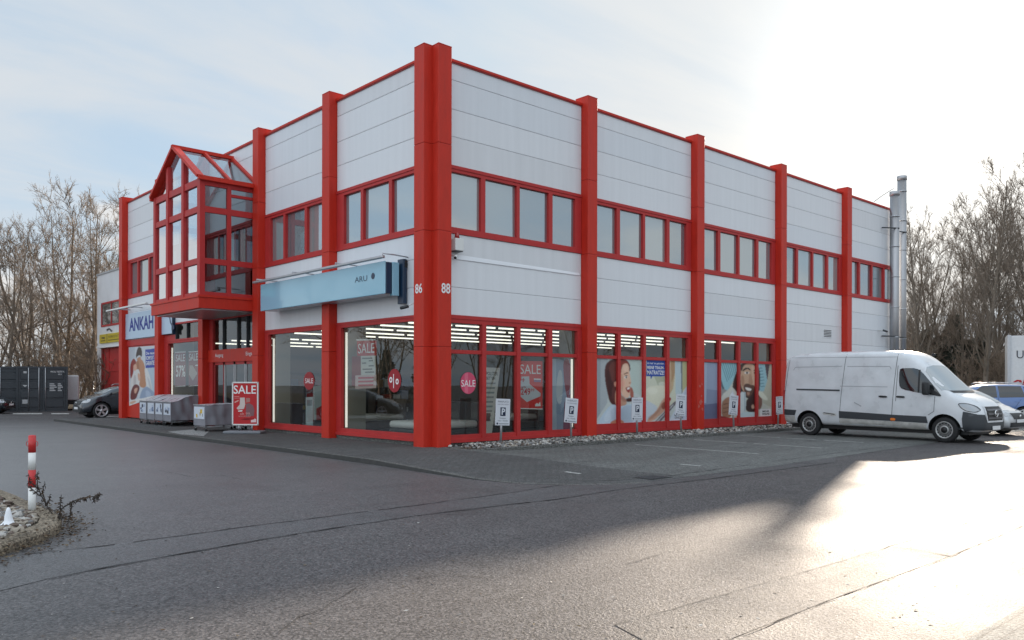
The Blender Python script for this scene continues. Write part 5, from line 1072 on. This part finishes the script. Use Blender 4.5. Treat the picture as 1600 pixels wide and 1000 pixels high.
def build_car(name, label, cat, org, rz, paint, L=4.5, wd=.90, H=1.62, hood=.98, R=.35, wb=2.7, fo=.88, style='alloy', kind='suv', nose=1.0, group=None):
    """x from the front axle backwards is negative; nose towards +x"""
    t = thing(name, label, cat, org, rz, group); xf = fo; xr = fo - L; belt = hood + .02; zb = .24 if kind != 'suv' else .28
    cab0 = -.55; wsx = .12 if kind == 'suv' else .18
    st = [(xr, zb + .25, hood - .02, wd * .80, wd * .68, .75), (xr + .05, zb + .14, hood + .10, wd * .90, wd * .72, .85), (xr + .18, zb + .05, H - .42, wd * .95, wd * .72, belt), (xr + .42, zb, H - .12, wd * .98, wd * .70, belt), (xr + .8, zb, H - .03, wd, wd * .72, belt), (xr + 1.6, zb, H, wd, wd * .74, belt), (cab0 - .55, zb, H - .02, wd, wd * .73, belt), (cab0 - .15, zb, H - .11, wd, wd * .73, belt), (cab0 + .15, zb, H - .27, wd, wd * .75, belt - .01),
          (cab0 + .45, zb, H - .47, wd, wd * .79, belt - .02), (cab0 + .62, zb, hood + .04, wd * .995, wd * .84, belt - .06), (cab0 + .78, zb, hood, wd * .99, wd * .86, belt - .12), (.35, zb, hood - .06, wd * .97, wd * .82, belt - .22), (xf - .25, zb, hood - .15, wd * .92, wd * .74, .72), (xf - .09, zb + .0, hood - .27, wd * .82, wd * .66, .60), (xf - .02, zb + .06, hood - .42, wd * .70, wd * .58, .50)]
    vs, fs = loft(st); rc = R + .07
    body, bv = solid('body', vs, fs, paint, [(0, R, rc, -1.3, -.5), (-wb, R, rc, -1.3, -.5), (0, R, rc, .5, 1.3), (-wb, R, rc, .5, 1.3)]); body.parent = t
    for s in (-1, 1):
        F = lambda pts, m, **k: feat(bv, pts, 'y', m, flip=s, **k)
        z0 = belt + .05; z1 = H - .13
        F([(cab0 - .12 - .35, z1), (cab0 + .28, z0 + .02), (cab0 + .24, z0), (-1.55, z0 + .01), (-1.55, z1 + .01)], 'car_glass', off=.008).build('side_window', t)
        F([(-1.63, z1 + .01), (-1.63, z0 + .01), (-wb - .05, z0 + .03), (-wb + .05, z1 + .0)], 'car_glass', off=.008).build('side_window', t)
        if kind == 'suv': F([(-wb - .04, z1 - .02), (-wb - .12, z0 + .05), (xr + .42, z0 + .10), (xr + .62, z1 - .02)], 'car_glass', off=.008).build('side_window', t)
        for a, b in [((cab0 + .2, belt), (cab0 + .1, zb + .15)), ((-1.59, H - .12), (-1.59, zb + .12)), ((-wb + .12, belt), (-wb + .45, .6))]: F(seg(a, b, .012), 'black', off=.003, step=.1).build('panel_seam', t)
        for x0 in (-1.42, -wb + .15): F([(x0, belt - .12), (x0 + .2, belt - .12), (x0 + .2, belt - .08), (x0, belt - .08)], paint, off=.03).build('door_handle', t)
        if kind == 'suv': F([(-wb + rc + .02, zb + .06), (-rc - .02, zb + .06), (-rc - .02, zb + .20), (-wb + rc + .02, zb + .20)], 'car_black_plastic', off=.01).build('sill_trim', t)
        mr = MB(); mr.bbox(cab0 + .12, cab0 + .26, s * (wd + .02), s * (wd + .2), belt + .02, belt + .17, paint, .05, 3, True); mr.build('wing_mirror', t)
        hl = hood - .15
        F([(.42, hl - .0), (.62, hl), (xf - .16, hl - .10), (xf - .10, hl - .20), (.55, hl - .16)], 'headlamp', off=.012, rnd_=1).build('headlight', t)
        F([(xr + .07, hood - .1), (xr + .30, hood - .06), (xr + .32, hood - .24), (xr + .08, hood - .28)], 'tail_red', off=.012).build('tail_light', t)
        feat(bv, [(s * .50, hl - .19), (s * wd * .66, hl - .18), (s * wd * .70, hl - .05), (s * .50, hl - .09)], 'x', 'headlamp', off=.012).build('headlight', t)
        for x in (0, -wb): wheel(t, x, s * (wd - .125), R, .22, s, style, .74)
        if kind == 'suv':
            rr_ = MB(); rr_.tube([(-.95, s * wd * .66, H - .04), (-1.1, s * wd * .68, H + .03), (-wb + .1, s * wd * .68, H + .03), (-wb - .1, s * wd * .66, H - .04)], .018, 6, 'grey_metal'); rr_.build('roof_rail', t)
    feat(bv, [(-wd * .70, hood + .10), (-wd * .62, H - .22), (wd * .62, H - .22), (wd * .70, hood + .10)], 'x', 'screen_glass', off=.010, step=.1).build('windscreen', t)
    feat(bv, [(-.42, hood - .44), (.42, hood - .44), (.48, hood - .24), (-.48, hood - .24)], 'x', 'black', off=.012).build('grille', t)
    feat(bv, [(-wd * .72, zb + .07), (wd * .72, zb + .07), (wd * .70, zb + .22), (-wd * .70, zb + .22)], 'x', 'car_black_plastic', off=.012).build('bumper', t)
    hx = bv.ray_cast(Vector((9, 0, .5)), Vector((-1, 0, 0)))[0].x + .02
    MB().box(hx, hx + .012, -.26, .26, .45, .56, 'white_paint').build('number_plate', t)
    e = MB(); e.lathe([(.055, hx), (.055, hx + .015), (.0, hx + .015)], 16, 'chrome', 'X', at=(-.0, 0, hood - .34)); e.build('emblem', t)
    feat(bv, [(-wd * .60, hood + .10), (wd * .60, hood + .10), (wd * .54, H - .22), (-wd * .54, H - .22)], 'x', 'car_glass', off=.010, step=.1, flip=-1).build('rear_window', t)
    MB().box(xr + .3, xf - .3, -.6, .6, .18, .32, 'black').build('underbody', t)
    return t
# dark grey estate at the left corner, nose away from the wall
p0 = gnd(155, 654)
build_car('estate_car', 'dark grey crossover car half hidden behind the far left red pillar', 'car', (p0.x + .05, p0.y + .80, -.1), R_(182), 'suv_grey', L=4.6, wd=.93, H=1.64, hood=1.09, R=.385, wb=2.8)
q = place(-28, 46); build_car('parked_car', 'dark car cut off by the left picture edge in front of the containers', 'car', (q.x + .6, q.y, -.1), R_(-33), 'car_navy', L=4.4, H=1.5, hood=.95, kind='hatch')
q = place(1594, 27.6); build_car('parked_car', 'silver car parked just behind the white van', 'car', (q.x + .09, q.y + .86, -.1), R_(-96), 'car_silver', L=4.6, H=1.68, hood=1.0, kind='hatch', R=.33)
q = place(1488, 37); build_car('off_road_car', 'blue boxy off road car behind the silver car', 'car', (q.x, q.y, -.1), R_(125), 'car_blue', L=4.5, H=1.78, hood=1.08, wd=.92, R=.37, wb=2.6)
build_car('parked_car', 'dark car parked across the road, seen mirrored in the shop window', 'car', (-9.9, 17.2, -.1), R_(222), 'car_navy', L=4.6, H=1.5, hood=.95, kind='hatch')

# --- box lorry far right
q = place(1579, 42); t = thing('box_lorry', 'white box lorry with dark lettering and a red emblem at the right edge', 'lorry', (q.x, q.y, -.1), R_(-71)); mb = MB()
mb.bbox(-.1, 6.5, -.0, 2.5, 1.05, 4.22, 'trailer_white', .03, 2); mb.build('cargo_box', t)
mb = MB(); mb.box(-.14, .02, -.03, 2.53, 1.0, 4.26, 'grey_metal'); mb.build('box_frame', t)
mb = MB(); mb.text('UB', (.26, -.012, 3.06), (1, 0, 0), (0, 0, 1), .40, C(60, 62, 70), w=.62, bold=.0); mb.build('lettering', t)
mb = MB()
for pts in ([(.22, 1.86), (.40, 1.98), (.58, 1.96), (.62, 1.84), (.52, 1.84), (.46, 1.90), (.30, 1.84)], [(.62, 1.70), (.72, 2.05), (.84, 2.0), (.80, 1.82), (1.0, 1.80), (1.05, 1.9), (1.2, 1.95), (1.1, 1.72)], [(1.02, 2.02), (1.16, 2.06), (1.12, 1.96)]): mb.poly([(x - .12, -.012, z) for x, z in pts], C(170, 36, 44))
mb.build('emblem', t); mb = MB(); mb.box(0, 8.6, .4, 2.1, .6, 1.04, 'black'); mb.build('chassis', t); mb = MB(); mb.bbox(6.7, 8.7, .05, 2.45, .55, 2.9, 'trailer_white', .15, 3); mb.build('cab', t)
for x in (1.2, 2.3, 7.6):
    for y, s in ((.2, -1), (2.3, 1)): wheel(t, x, y, .48, .28, s, 'steel')

# ------------------------------------------------------------------ containers and trailer on the left
def container(label, u, D, wdt, hgt, ln, rz, letters):
    q = place(u, D); t = thing('shipping_container', label, 'container', (q.x, q.y, -.12), rz); mb = MB()      # local: x right along the doors, y away from camera
    n = int(ln / .28); m = MB()
    for sx in (0, wdt):
        vs = []; fs = []
        for i in range(n * 4 + 1):
            y = ln * i / (n * 4); dx = (.0, .036, .036, .0)[i % 4] * (1 if sx == 0 else -1); vs += [(sx + dx, y, .16), (sx + dx, y, hgt - .1)]
        for i in range(n * 4): fs.append((2 * i, 2 * i + 2, 2 * i + 3, 2 * i + 1))
        m.add(vs, fs, 'container_grey')
    m.box(.02, wdt - .02, .05, ln, hgt - .06, hgt - .02, 'container_grey'); m.box(.02, wdt - .02, ln - .05, ln, .1, hgt - .1, 'container_grey'); m.box(.02, wdt - .02, .02, ln, .1, .16, 'container_grey'); m.build('wall', t)
    m = MB()
    for x0 in (0, wdt - .12): m.box(x0, x0 + .12, -.03, .12, 0, hgt, 'container_grey')
    for z0, z1 in ((0, .14), (hgt - .13, hgt)): m.box(.12, wdt - .12, -.03, .1, z0, z1, 'container_grey')
    for x0 in (-.03, wdt - .1): m.box(x0, x0 + .06, 0, ln, hgt - .1, hgt, 'container_grey'); m.box(x0, x0 + .06, 0, ln, .0, .16, 'container_grey')
    m.build('frame', t)
    for d0, d1 in ((.13, wdt / 2 - .01), (wdt / 2 + .01, wdt - .13)):
        m = MB(); m.box(d0, d1, .0, .04, .15, hgt - .14, 'container_grey')
        for k in range(4):
            z = .22 + k * (hgt - .5) / 4; m.bbox(d0 + .1, d1 - .1, -.03, .0, z + .06, z + (hgt - .5) / 4 - .06, 'container_grey', .025, 1)
        d = m.build('door', t); m = MB()
        for fx in (.42, .86) if d0 < 1 else (.12, ): m.tube([(d0 + (d1 - d0) * fx, -.06, .1), (d0 + (d1 - d0) * fx, -.06, hgt - .08)], .022, 8, 'grey_metal')
        m.build('locking_bar', d)
    m = MB()
    if letters:
        m.text('MAUU 702297 6', (wdt * .66, -.034, hgt - .36), (1, 0, 0), (0, 0, 1), .10, 'white_paint', w=.72); m.text('45G1', (wdt * .80, -.034, hgt - .50), (1, 0, 0), (0, 0, 1), .07, 'white_paint')
        for k, z in enumerate((1.66, 1.56, 1.46, 1.36, 1.26)): m.box(wdt * .64, wdt * .64 + .25 + .2 * ((k * 7) % 3) / 3, -.034, -.032, z, z + .06, 'print_pale'); m.box(wdt * .8, wdt * .8 + .16 + .06 * (k % 3), -.034, -.032, z, z + .06, 'print_pale')
        m.box(wdt * .14, wdt * .20, -.034, -.032, hgt - .42, hgt - .3, 'print_pale'); m.box(wdt * .12, wdt * .22, -.034, -.032, .5, .75, 'print_pale'); m.poly([(wdt * .12, -.033, 1.62), (wdt * .22, -.033, 1.62), (wdt * .17, -.033, 1.5)], 'print_pale'); m.build('marking', t)
    return t
mat('print_pale', (.42, .43, .44), .5)
container('dark grey shipping container with white lettering and locking bars on its doors', 25, 49, 2.72, 2.74, 6.06, R_(-12), True)
container('plain dark grey shipping container at the left edge beside the lettered one', -46, 48, 2.62, 2.72, 6.06, R_(-12), False)
q = place(97, 52); t = thing('trailer', 'small white box trailer behind the lettered shipping container', 'trailer', (q.x, q.y, -.1), R_(-12)); mb = MB(); mb.bbox(0, .95, 0, 4.0, .62, 2.22, 'trailer_white', .08, 2); mb.build('box', t)
mb = MB(); mb.box(.05, .9, .0, 3.9, .36, .60, 'black'); mb.build('chassis', t)
for y in (1.4, 2.2): wheel(t, .12, y, .3, .18, -1, 'steel'); 

# ------------------------------------------------------------------ island with bollard on the left
ISL = [(-40, 740), (0, 763), (30, 775), (60, 788), (85, 797), (97, 806), (92, 817), (60, 832), (0, 850), (-60, 868)]
P3 = [onp(u, v, 2, .02) for u, v in ISL]; P3 = [Vector((p.x, p.y)) for p in P3]
P3 = [Vector((-15, -1.5)), Vector((-11.5, -1.2)), Vector((-10.2, -1.5))] + P3[1:] + [Vector((-12.5, -8.6)), Vector((-15, -9.2))]
cen = Vector((-13, -5))
def inset(d): return [p + (cen - p).normalized() * d for p in P3]
top, inn = P3, inset(.22)
mb = MB(); vs = []
for p, q in zip(top, inn): j = rnd.uniform(-.012, .012); vs += [(p.x, p.y, -.14), (p.x, p.y, -.012 + j), (p.x + (q.x - p.x) * .15, p.y + (q.y - p.y) * .15, .02 + j), (q.x, q.y, .022 + j), (q.x, q.y, -.05)]
n = len(P3); mb.add(vs, [(5 * i + k, 5 * ((i + 1) % n) + k, 5 * ((i + 1) % n) + k + 1, 5 * i + k + 1) for i in range(n) for k in range(4)], 'kerb_sandy'); struct(mb.build('island_kerb'))
struct(sheet('island_bed', [(p.x, p.y) for p in inset(.16)], 'earth', lambda x, y: -.005, .6))
def isl(rr):
    while 1:
        i = rr.randrange(2, n - 2); q = inn[i].lerp(inn[i + 1], rr.random()); p = q + (cen - q).normalized() * (abs(rr.gauss(0, .7)) + .04)
        return Vector((p.x, p.y, .005 + rr.uniform(0, .02)))
stones('island_gravel', 1500, isl, .018, .055, ['pebble_white', 'pebble_tan', 'pebble_tan', 'pebble_grey', 'pebble_brown', 'pebble_brown'], 21)
mb = MB(); rr = random.Random(5)
for i in range(1700):
    k = rr.randrange(4, n - 1); a = P3[k].lerp(P3[(k + 1) % n], rr.random()); o = (a - cen).normalized(); dd = abs(rr.gauss(0, .16)) if rr.random() < .9 else -rr.random() * .2
    p = Vector((a.x + o.x * (dd + .02), a.y + o.y * (dd + .02), (-.088 + max(0, .09 - dd * .4) * rr.random()) if dd > 0 else .03)); s = rr.uniform(.009, .026); e = Matrix.Rotation(rr.uniform(0, 6.3), 3, 'Z') @ Matrix.Rotation(rr.uniform(-.9, .9), 3, 'X')
    mb.add([p + e @ Vector(v) * s for v in ((-1, 0, 0), (0, -.5, .1), (1, 0, .25), (0, .5, .1))], [(0, 1, 2, 3)], rr.choice(['dry_leaf', 'dry_leaf', 'dry_stem', 'leaf_pale']) if 'leaf_pale' in MATS else 'dry_leaf')
stuff(mb.build('leaf_litter'))
q = onp(50, 799, 2, .0); t = thing('bollard', 'red and white striped metal bollard post on the gravel island', 'bollard', q); zb_ = [0, .30, .52, .735, .94]
mb = MB()
for i, c in enumerate(['bollard_white', 'bollard_red', 'bollard_white', 'bollard_red']): mb.tube([(0, 0, zb_[i] - (.05 if i == 0 else 0)), (0, 0, zb_[i + 1])], .043, 20, c)
mb.lathe([(.043, .94), (.036, .952), (0, .956)], 20, 'bollard_red'); mb.build('post', t)
for s in (-1, 1):
    mb = MB(); c = Vector((RGT.x * s * .055, RGT.y * s * .052, .845)); mb.tube([c + Vector((RGT.x * math.cos(a) * .018, RGT.y * math.cos(a) * .018, math.sin(a) * .03)) for a in [k * 6.2832 / 12 for k in range(13)]], .004, 6, 'bollard_red'); mb.build('chain_ring', t)
mat_ = MATS
q = onp(13, 823, 2, .0); mb = MB(); mb.lathe([(.115, .0), (.105, .015), (.07, .035), (.045, .07), (.036, .12), (.028, .17), (.016, .205), (.0, .22)], 22, 'ice'); 
for i, v in enumerate(mb.v): f_ = 1 + .22 * noise.noise(v * 22); v.x *= f_; v.y *= f_
o = mb.build('stone_cone'); o.location = q; tag(o, 'small white cone shaped mound standing on the gravel island', 'cone')
def dry_plant(label, stems, seed, dens=26):
    rr = random.Random(seed); base = onp(stems[0][0][0], stems[0][0][1], 2, 0.0); t = thing('dry_plant', label, 'plant', base); D = (base - CAM).dot(FWD)
    for st_ in stems:
        pts = [atd(u, v, D + (i * .05 * rr.uniform(-1, 1))) - base for i, (u, v) in enumerate(st_)]; mb = MB(); m = []
        for a, b in zip(pts[:-1], pts[1:]):
            for k in range(4): m.append(a.lerp(b, k / 4) + Vector([rr.uniform(-.006, .006) for _ in range(3)]))
        m.append(pts[-1]); mb.tube(m, [.008 * (1 - .7 * i / len(m)) for i in range(len(m))], 5, 'dry_stem'); mb.build('stem', t)
        lf = MB()
        for i in range(int(dens * sum((b - a).length for a, b in zip(pts[:-1], pts[1:])) / .3)):
            k = rr.uniform(.15, 1) * (len(m) - 1); a = m[int(k)]; dv = Vector([rr.gauss(0, 1) for _ in range(3)]).normalized(); dv.z -= .4; s = rr.uniform(.018, .05); e = dv.orthogonal().normalized() * s * .22
            lf.add([a, a + dv * s * .5 + e, a + dv * s, a + dv * s * .5 - e], [(0, 1, 2, 3)], rr.choice(['dry_stem', 'dry_stem', 'dry_leaf']))
        lf.build('foliage', t)
dry_plant('dry leafy stems rising beside the red and white bollard', [[(84, 806), (72, 788), (62, 768), (57, 748), (60, 736)], [(72, 790), (67, 770), (70, 752)], [(62, 775), (50, 765), (42, 758)], [(60, 765), (47, 752), (44, 740)], [(72, 790), (78, 778), (79, 772)]], 1, 40)
dry_plant('short upright dry stem at the tip of the island', [[(93, 813), (94, 795), (96, 773)]], 2, 70)
dry_plant('bent dry stem arching out over the road from the island', [[(110, 812), (111, 797), (114, 781)], [(98, 793), (115, 783), (130, 778), (148, 775), (158, 771)], [(150, 775), (146, 785)], [(156, 772), (152, 784)]], 3, 75)

# ------------------------------------------------------------------ trees
def tree_meshes(seed, H, spread=.35, limbs=9, multi=1, twig='twig', bark='brown_bark', dens=1.0, up=.5, r0=.17, clear=.25):
    rr = random.Random(seed); T = MB(); K = MB()
    def branch(p, d, ln, r, lv, mb, mt, sides, seg_):
        pts = [p]; rad = [r]; dd = d.copy()
        for i in range(seg_):
            dd = (dd + Vector([rr.gauss(0, .085 if lv else .035) for _ in range(3)]) + Vector((0, 0, up * .14 if lv else .03))).normalized(); pts.append(pts[-1] + dd * ln / seg_); rad.append(max(r * (1 - .85 * (i + 1) / seg_), .006))
        mb.tube(pts, rad, sides, mt, cap=False); return pts, rad
    def at(pts, rad, f):
        k = f * (len(pts) - 1); i = min(int(k), len(pts) - 2); a = k - i; return pts[i].lerp(pts[i + 1], a), rad[i] + (rad[i + 1] - rad[i]) * a, (pts[i + 1] - pts[i]).normalized()
    def side(d, ang):
        o = d.orthogonal().normalized(); o = Matrix.Rotation(rr.uniform(0, 6.283), 3, d) @ o; return (d * math.cos(ang) + o * math.sin(ang)).normalized()
    for mlt in range(multi):
        d0 = Vector((rr.gauss(0, .10 * (multi > 1) + .03), rr.gauss(0, .10 * (multi > 1) + .03), 1)).normalized(); tp, tr = branch(Vector((rr.gauss(0, .25) * (multi > 1), rr.gauss(0, .25) * (multi > 1), -.2)), d0, H * rr.uniform(.86, 1), r0 * (1 if multi == 1 else .75), 0, T, bark, 7, 9)
        for i in range(limbs):
            f = clear + (0.97 - clear) * (i + rr.random()) / limbs; p, r, d = at(tp, tr, f); ln = H * spread * (1.15 - .75 * f) * rr.uniform(.75, 1.2); d1 = side(d, rr.uniform(.45, .9)); b1, r1 = branch(p, d1, ln, r * rr.uniform(.4, .6), 1, K, bark, 5, 6)
            for j in range(max(3, int(6 * dens))):
                f2 = rr.uniform(.2, 1); p2, r2, d2 = at(b1, r1, f2); l2 = ln * rr.uniform(.28, .5) * (1.2 - .5 * f2); b2, r2_ = branch(p2, side(d2, rr.uniform(.4, .85)), l2, max(.02, r2 * .6), 2, K, bark, 4, 4)
                for k in range(max(3, int(5 * dens))):
                    f3 = rr.uniform(.15, 1); p3, r3, d3 = at(b2, r2_, f3); l3 = l2 * rr.uniform(.35, .6); b3, r3_ = branch(p3, side(d3, rr.uniform(.35, .8)), l3, max(.014, r3 * .6), 3, K, twig, 3, 3)
                    for q in range(max(2, int(4 * dens))):
                        p4, _, d4 = at(b3, r3_, rr.uniform(.2, 1)); branch(p4, side(d4, rr.uniform(.3, .8)), l3 * rr.uniform(.35, .7), .010, 4, K, twig, 3, 2)
    return T.mesh('trunk'), K.mesh('crown')
PROTO = [tree_meshes(1, 14, .42, 13, 1, dens=1.0, r0=.16, clear=.25, up=.3), tree_meshes(2, 14, .38, 9, 2, dens=1.0, r0=.17, clear=.28, up=.3), tree_meshes(3, 12, .40, 12, 1, dens=1.0, r0=.13, clear=.2, up=.35), tree_meshes(4, 13, .36, 8, 3, dens=.9, r0=.15, clear=.25, up=.25)]
PROTR = [tree_meshes(11, 18, .30, 24, 1, 'dark_twig', 'dark_bark', 1.15, .8, .20, .12), tree_meshes(12, 17, .33, 15, 2, 'dark_twig', 'dark_bark', 1.1, .8, .18, .12), tree_meshes(13, 15, .31, 20, 1, 'dark_twig', 'dark_bark', 1.1, .7, .15, .12)]
BUSH = [tree_meshes(21, 4.2, .55, 6, 3, dens=.85, r0=.06, clear=.05), tree_meshes(22, 3.4, .6, 6, 3, dens=.85, r0=.05, clear=.05)]
def tree(name, label, cat, me, loc, s, rz, group, sz=None):
    t = thing(name, label, cat, loc, rz, group); t.scale = (s, s, sz or s)
    for m, nm in zip(me, ('trunk', 'crown')): o = bpy.data.objects.new(nm, m); COL.objects.link(o); o.parent = t
    return t
rr = random.Random(77)
GL = 'bare trees in the wood on the left'
front = [(8, 50, 0, .80), (40, 58, 3, .98), (78, 56, 1, 1.10), (100, 60, 0, 1.14), (120, 57, 1, 1.02), (140, 62, 0, 1.12), (163, 60, 3, 1.10), (185, 60, 0, 1.08), (-25, 55, 1, 1.0), (57, 66, 2, 1.0)]
for i, (u, D, k, s) in enumerate(front):
    lab = {2: 'tallest many stemmed bare tree rising behind the lettered container', 6: 'tall bare tree rising just left of the side building'}.get(i, 'bare brown tree in the front row of the wood behind the containers')
    tree('bare_tree', lab, 'tree', PROTO[k], place(u, D), s, rr.uniform(0, 6.3), GL)
for i in range(15):
    u = rr.uniform(-120, 200); D = rr.uniform(66, 110); tree('bare_tree', 'bare brown tree deep in the wood behind the containers', 'tree', PROTO[rr.randrange(4)], place(u, D), rr.uniform(.75, 1.1), rr.uniform(0, 6.3), GL)
for i in range(15):
    u = rr.uniform(-60, 180); D = rr.uniform(54, 72); tree('bare_bush', 'twiggy bare brown bush below the trees behind the containers', 'bush', BUSH[i % 2], place(u, D), rr.uniform(.8, 1.5), rr.uniform(0, 6.3), 'bare bushes under the left wood')
GR = 'bare trees beyond the car park on the right'
for i, (u, D, k, s) in enumerate([(1537, 62, 0, 1.02), (1502, 66, 1, 1.0), (1440, 64, 2, 1.12), (1425, 70, 1, .95), (1470, 70, 2, .95), (1562, 68, 2, 1.12), (1583, 64, 1, 1.05), (1608, 62, 0, 1.06), (1640, 66, 1, 1.1), (1520, 76, 1, 1.1), (1450, 80, 0, .95)]):
    lab = {0: 'tallest dark bare tree with one straight trunk beyond the car park', 2: 'slim bare tree just right of the flue pipes'}.get(i, 'dark bare tree in the row beyond the right hand car park')
    tree('bare_tree', lab, 'tree', PROTR[k], place(u, D), s, rr.uniform(0, 6.3), GR)
for i in range(9):
    u = rr.uniform(1400, 1720); D = rr.uniform(78, 110); tree('bare_tree', 'dark bare tree standing further back in the right hand wood', 'tree', PROTR[rr.randrange(3)], place(u, D), rr.uniform(.7, 1.0), rr.uniform(0, 6.3), GR)
for i in range(14):
    u = rr.uniform(1410, 1660); D = rr.uniform(60, 76); tree('bare_bush', 'twiggy bare bush at the foot of the right hand trees', 'bush', BUSH[i % 2], place(u, D), rr.uniform(.8, 1.5), rr.uniform(0, 6.3), 'bare bushes under the right hand trees')
def conifer(seed, H, W):
    r = random.Random(seed); T = MB(); T.tube([(0, 0, -.2), (0, 0, H * .95)], [.16, .03], 7, 'dark_bark'); K = MB()
    for i in range(int(2600)):
        z = H * (r.random() ** .8) * .97 + .2; rad = W * max(.02, 1 - z / H) ** .75 * (.72 + .28 * math.sin(z * 4.1 + seed)) ; a = r.uniform(0, 6.283); q = rad * math.sqrt(r.uniform(.15, 1)); p = Vector((math.cos(a) * q, math.sin(a) * q, z - q * .25)); d = Vector((math.cos(a), math.sin(a), r.uniform(-.5, .3))).normalized(); e = d.cross(Vector((0, 0, 1))).normalized() * r.uniform(.05, .12); l = r.uniform(.22, .5); dz = Vector((0, 0, r.uniform(.03, .1)))
        K.add([p - e, p + d * l * .5 - e * 1.2 + dz, p + d * l, p + d * l * .5 + e * 1.2 - dz, p + e], [(0, 1, 2), (0, 2, 4), (2, 3, 4)], 'needles')
    return T.mesh('trunk'), K.mesh('crown')
CON = [conifer(1, 7.5, 2.6), conifer(2, 6.2, 2.4)]
for i, (u, D, s) in enumerate([(1446, 74, .85), (1470, 70, .9), (1490, 72, 1.0), (1512, 70, .85), (1532, 75, .85), (1428, 78, .75)]):
    tree('conifer', 'dark green conifer between the bare trunks beyond the car park', 'tree', CON[i % 2], place(u, D), s, i, 'conifers beyond the car park', s * 1.05)
for i in range(20):
    u = rr.uniform(1400, 1720); D = rr.uniform(82, 120); tree('bare_bush', 'twiggy bare bush far back in the right hand wood', 'bush', BUSH[i % 2], place(u, D), rr.uniform(1.2, 2.2), rr.uniform(0, 6.3), 'bare bushes under the right hand trees')
# trees across the road, outside the picture and mirrored in the shop windows
for i, (x, y, s) in enumerate([(-30, 37, 1.0), (-34, 45, 1.0), (-40, 48, 1.1), (-28, 43, .9), (-45, 60, 1.1), (-36, 33, 1.0), (-42, 38, 1.05), (-33, 53, 1.0), (-26, 50, 1.0)]):
    tree('bare_tree', 'bare tree across the road, mirrored in the left shop windows', 'tree', PROTO[i % 4], (x, y, -.1), s, i * 1.3, 'bare trees across the road')
for i, (x, y, s) in enumerate([(24, -30, .7), (31, -34, .75), (38, -38, .8), (44, -46, .8), (20, -40, .7), (50, -40, .8)]):
    tree('bare_tree', 'bare tree behind the viewer, mirrored in the right shop windows', 'tree', PROTO[i % 4], (x, y, -.1), s, i * 1.7, 'bare trees across the road')
for i, (x, y, s) in enumerate([(-38, 52, .8), (-44, 46, .9), (-33, 40, .7), (-40, 62, .9), (-47, 54, .9)]):
    tree('conifer', 'dark conifer across the road, mirrored in the left shop windows', 'tree', CON[i % 2], (x, y, -.1), s, i, 'conifers across the road')
# grit and leaves strewn on the road
rr = random.Random(9); mb = MB()
for i in range(420):
    u, v = rr.uniform(0, 1500), rr.uniform(700, 1000); p = gnd(u, v, -.094)
    if p.x > -.1 and p.y > -7.9 or (p.x > -3.3 and p.y > -8.2): continue
    s = rr.uniform(.006, .022); e = Matrix.Rotation(rr.uniform(0, 6.3), 3, 'Z') @ Matrix.Rotation(rr.uniform(-.3, .3), 3, 'X')
    mb.add([p + e @ Vector(q) * s for q in ((-1, 0, .1), (0, -.5, 0), (1, 0, .2), (0, .5, .1))], [(0, 1, 2, 3)], rr.choice(['dry_leaf', 'leaf_pale', 'pebble_grey', 'pebble_white', 'dry_stem']))
stuff(mb.build('road_grit'))
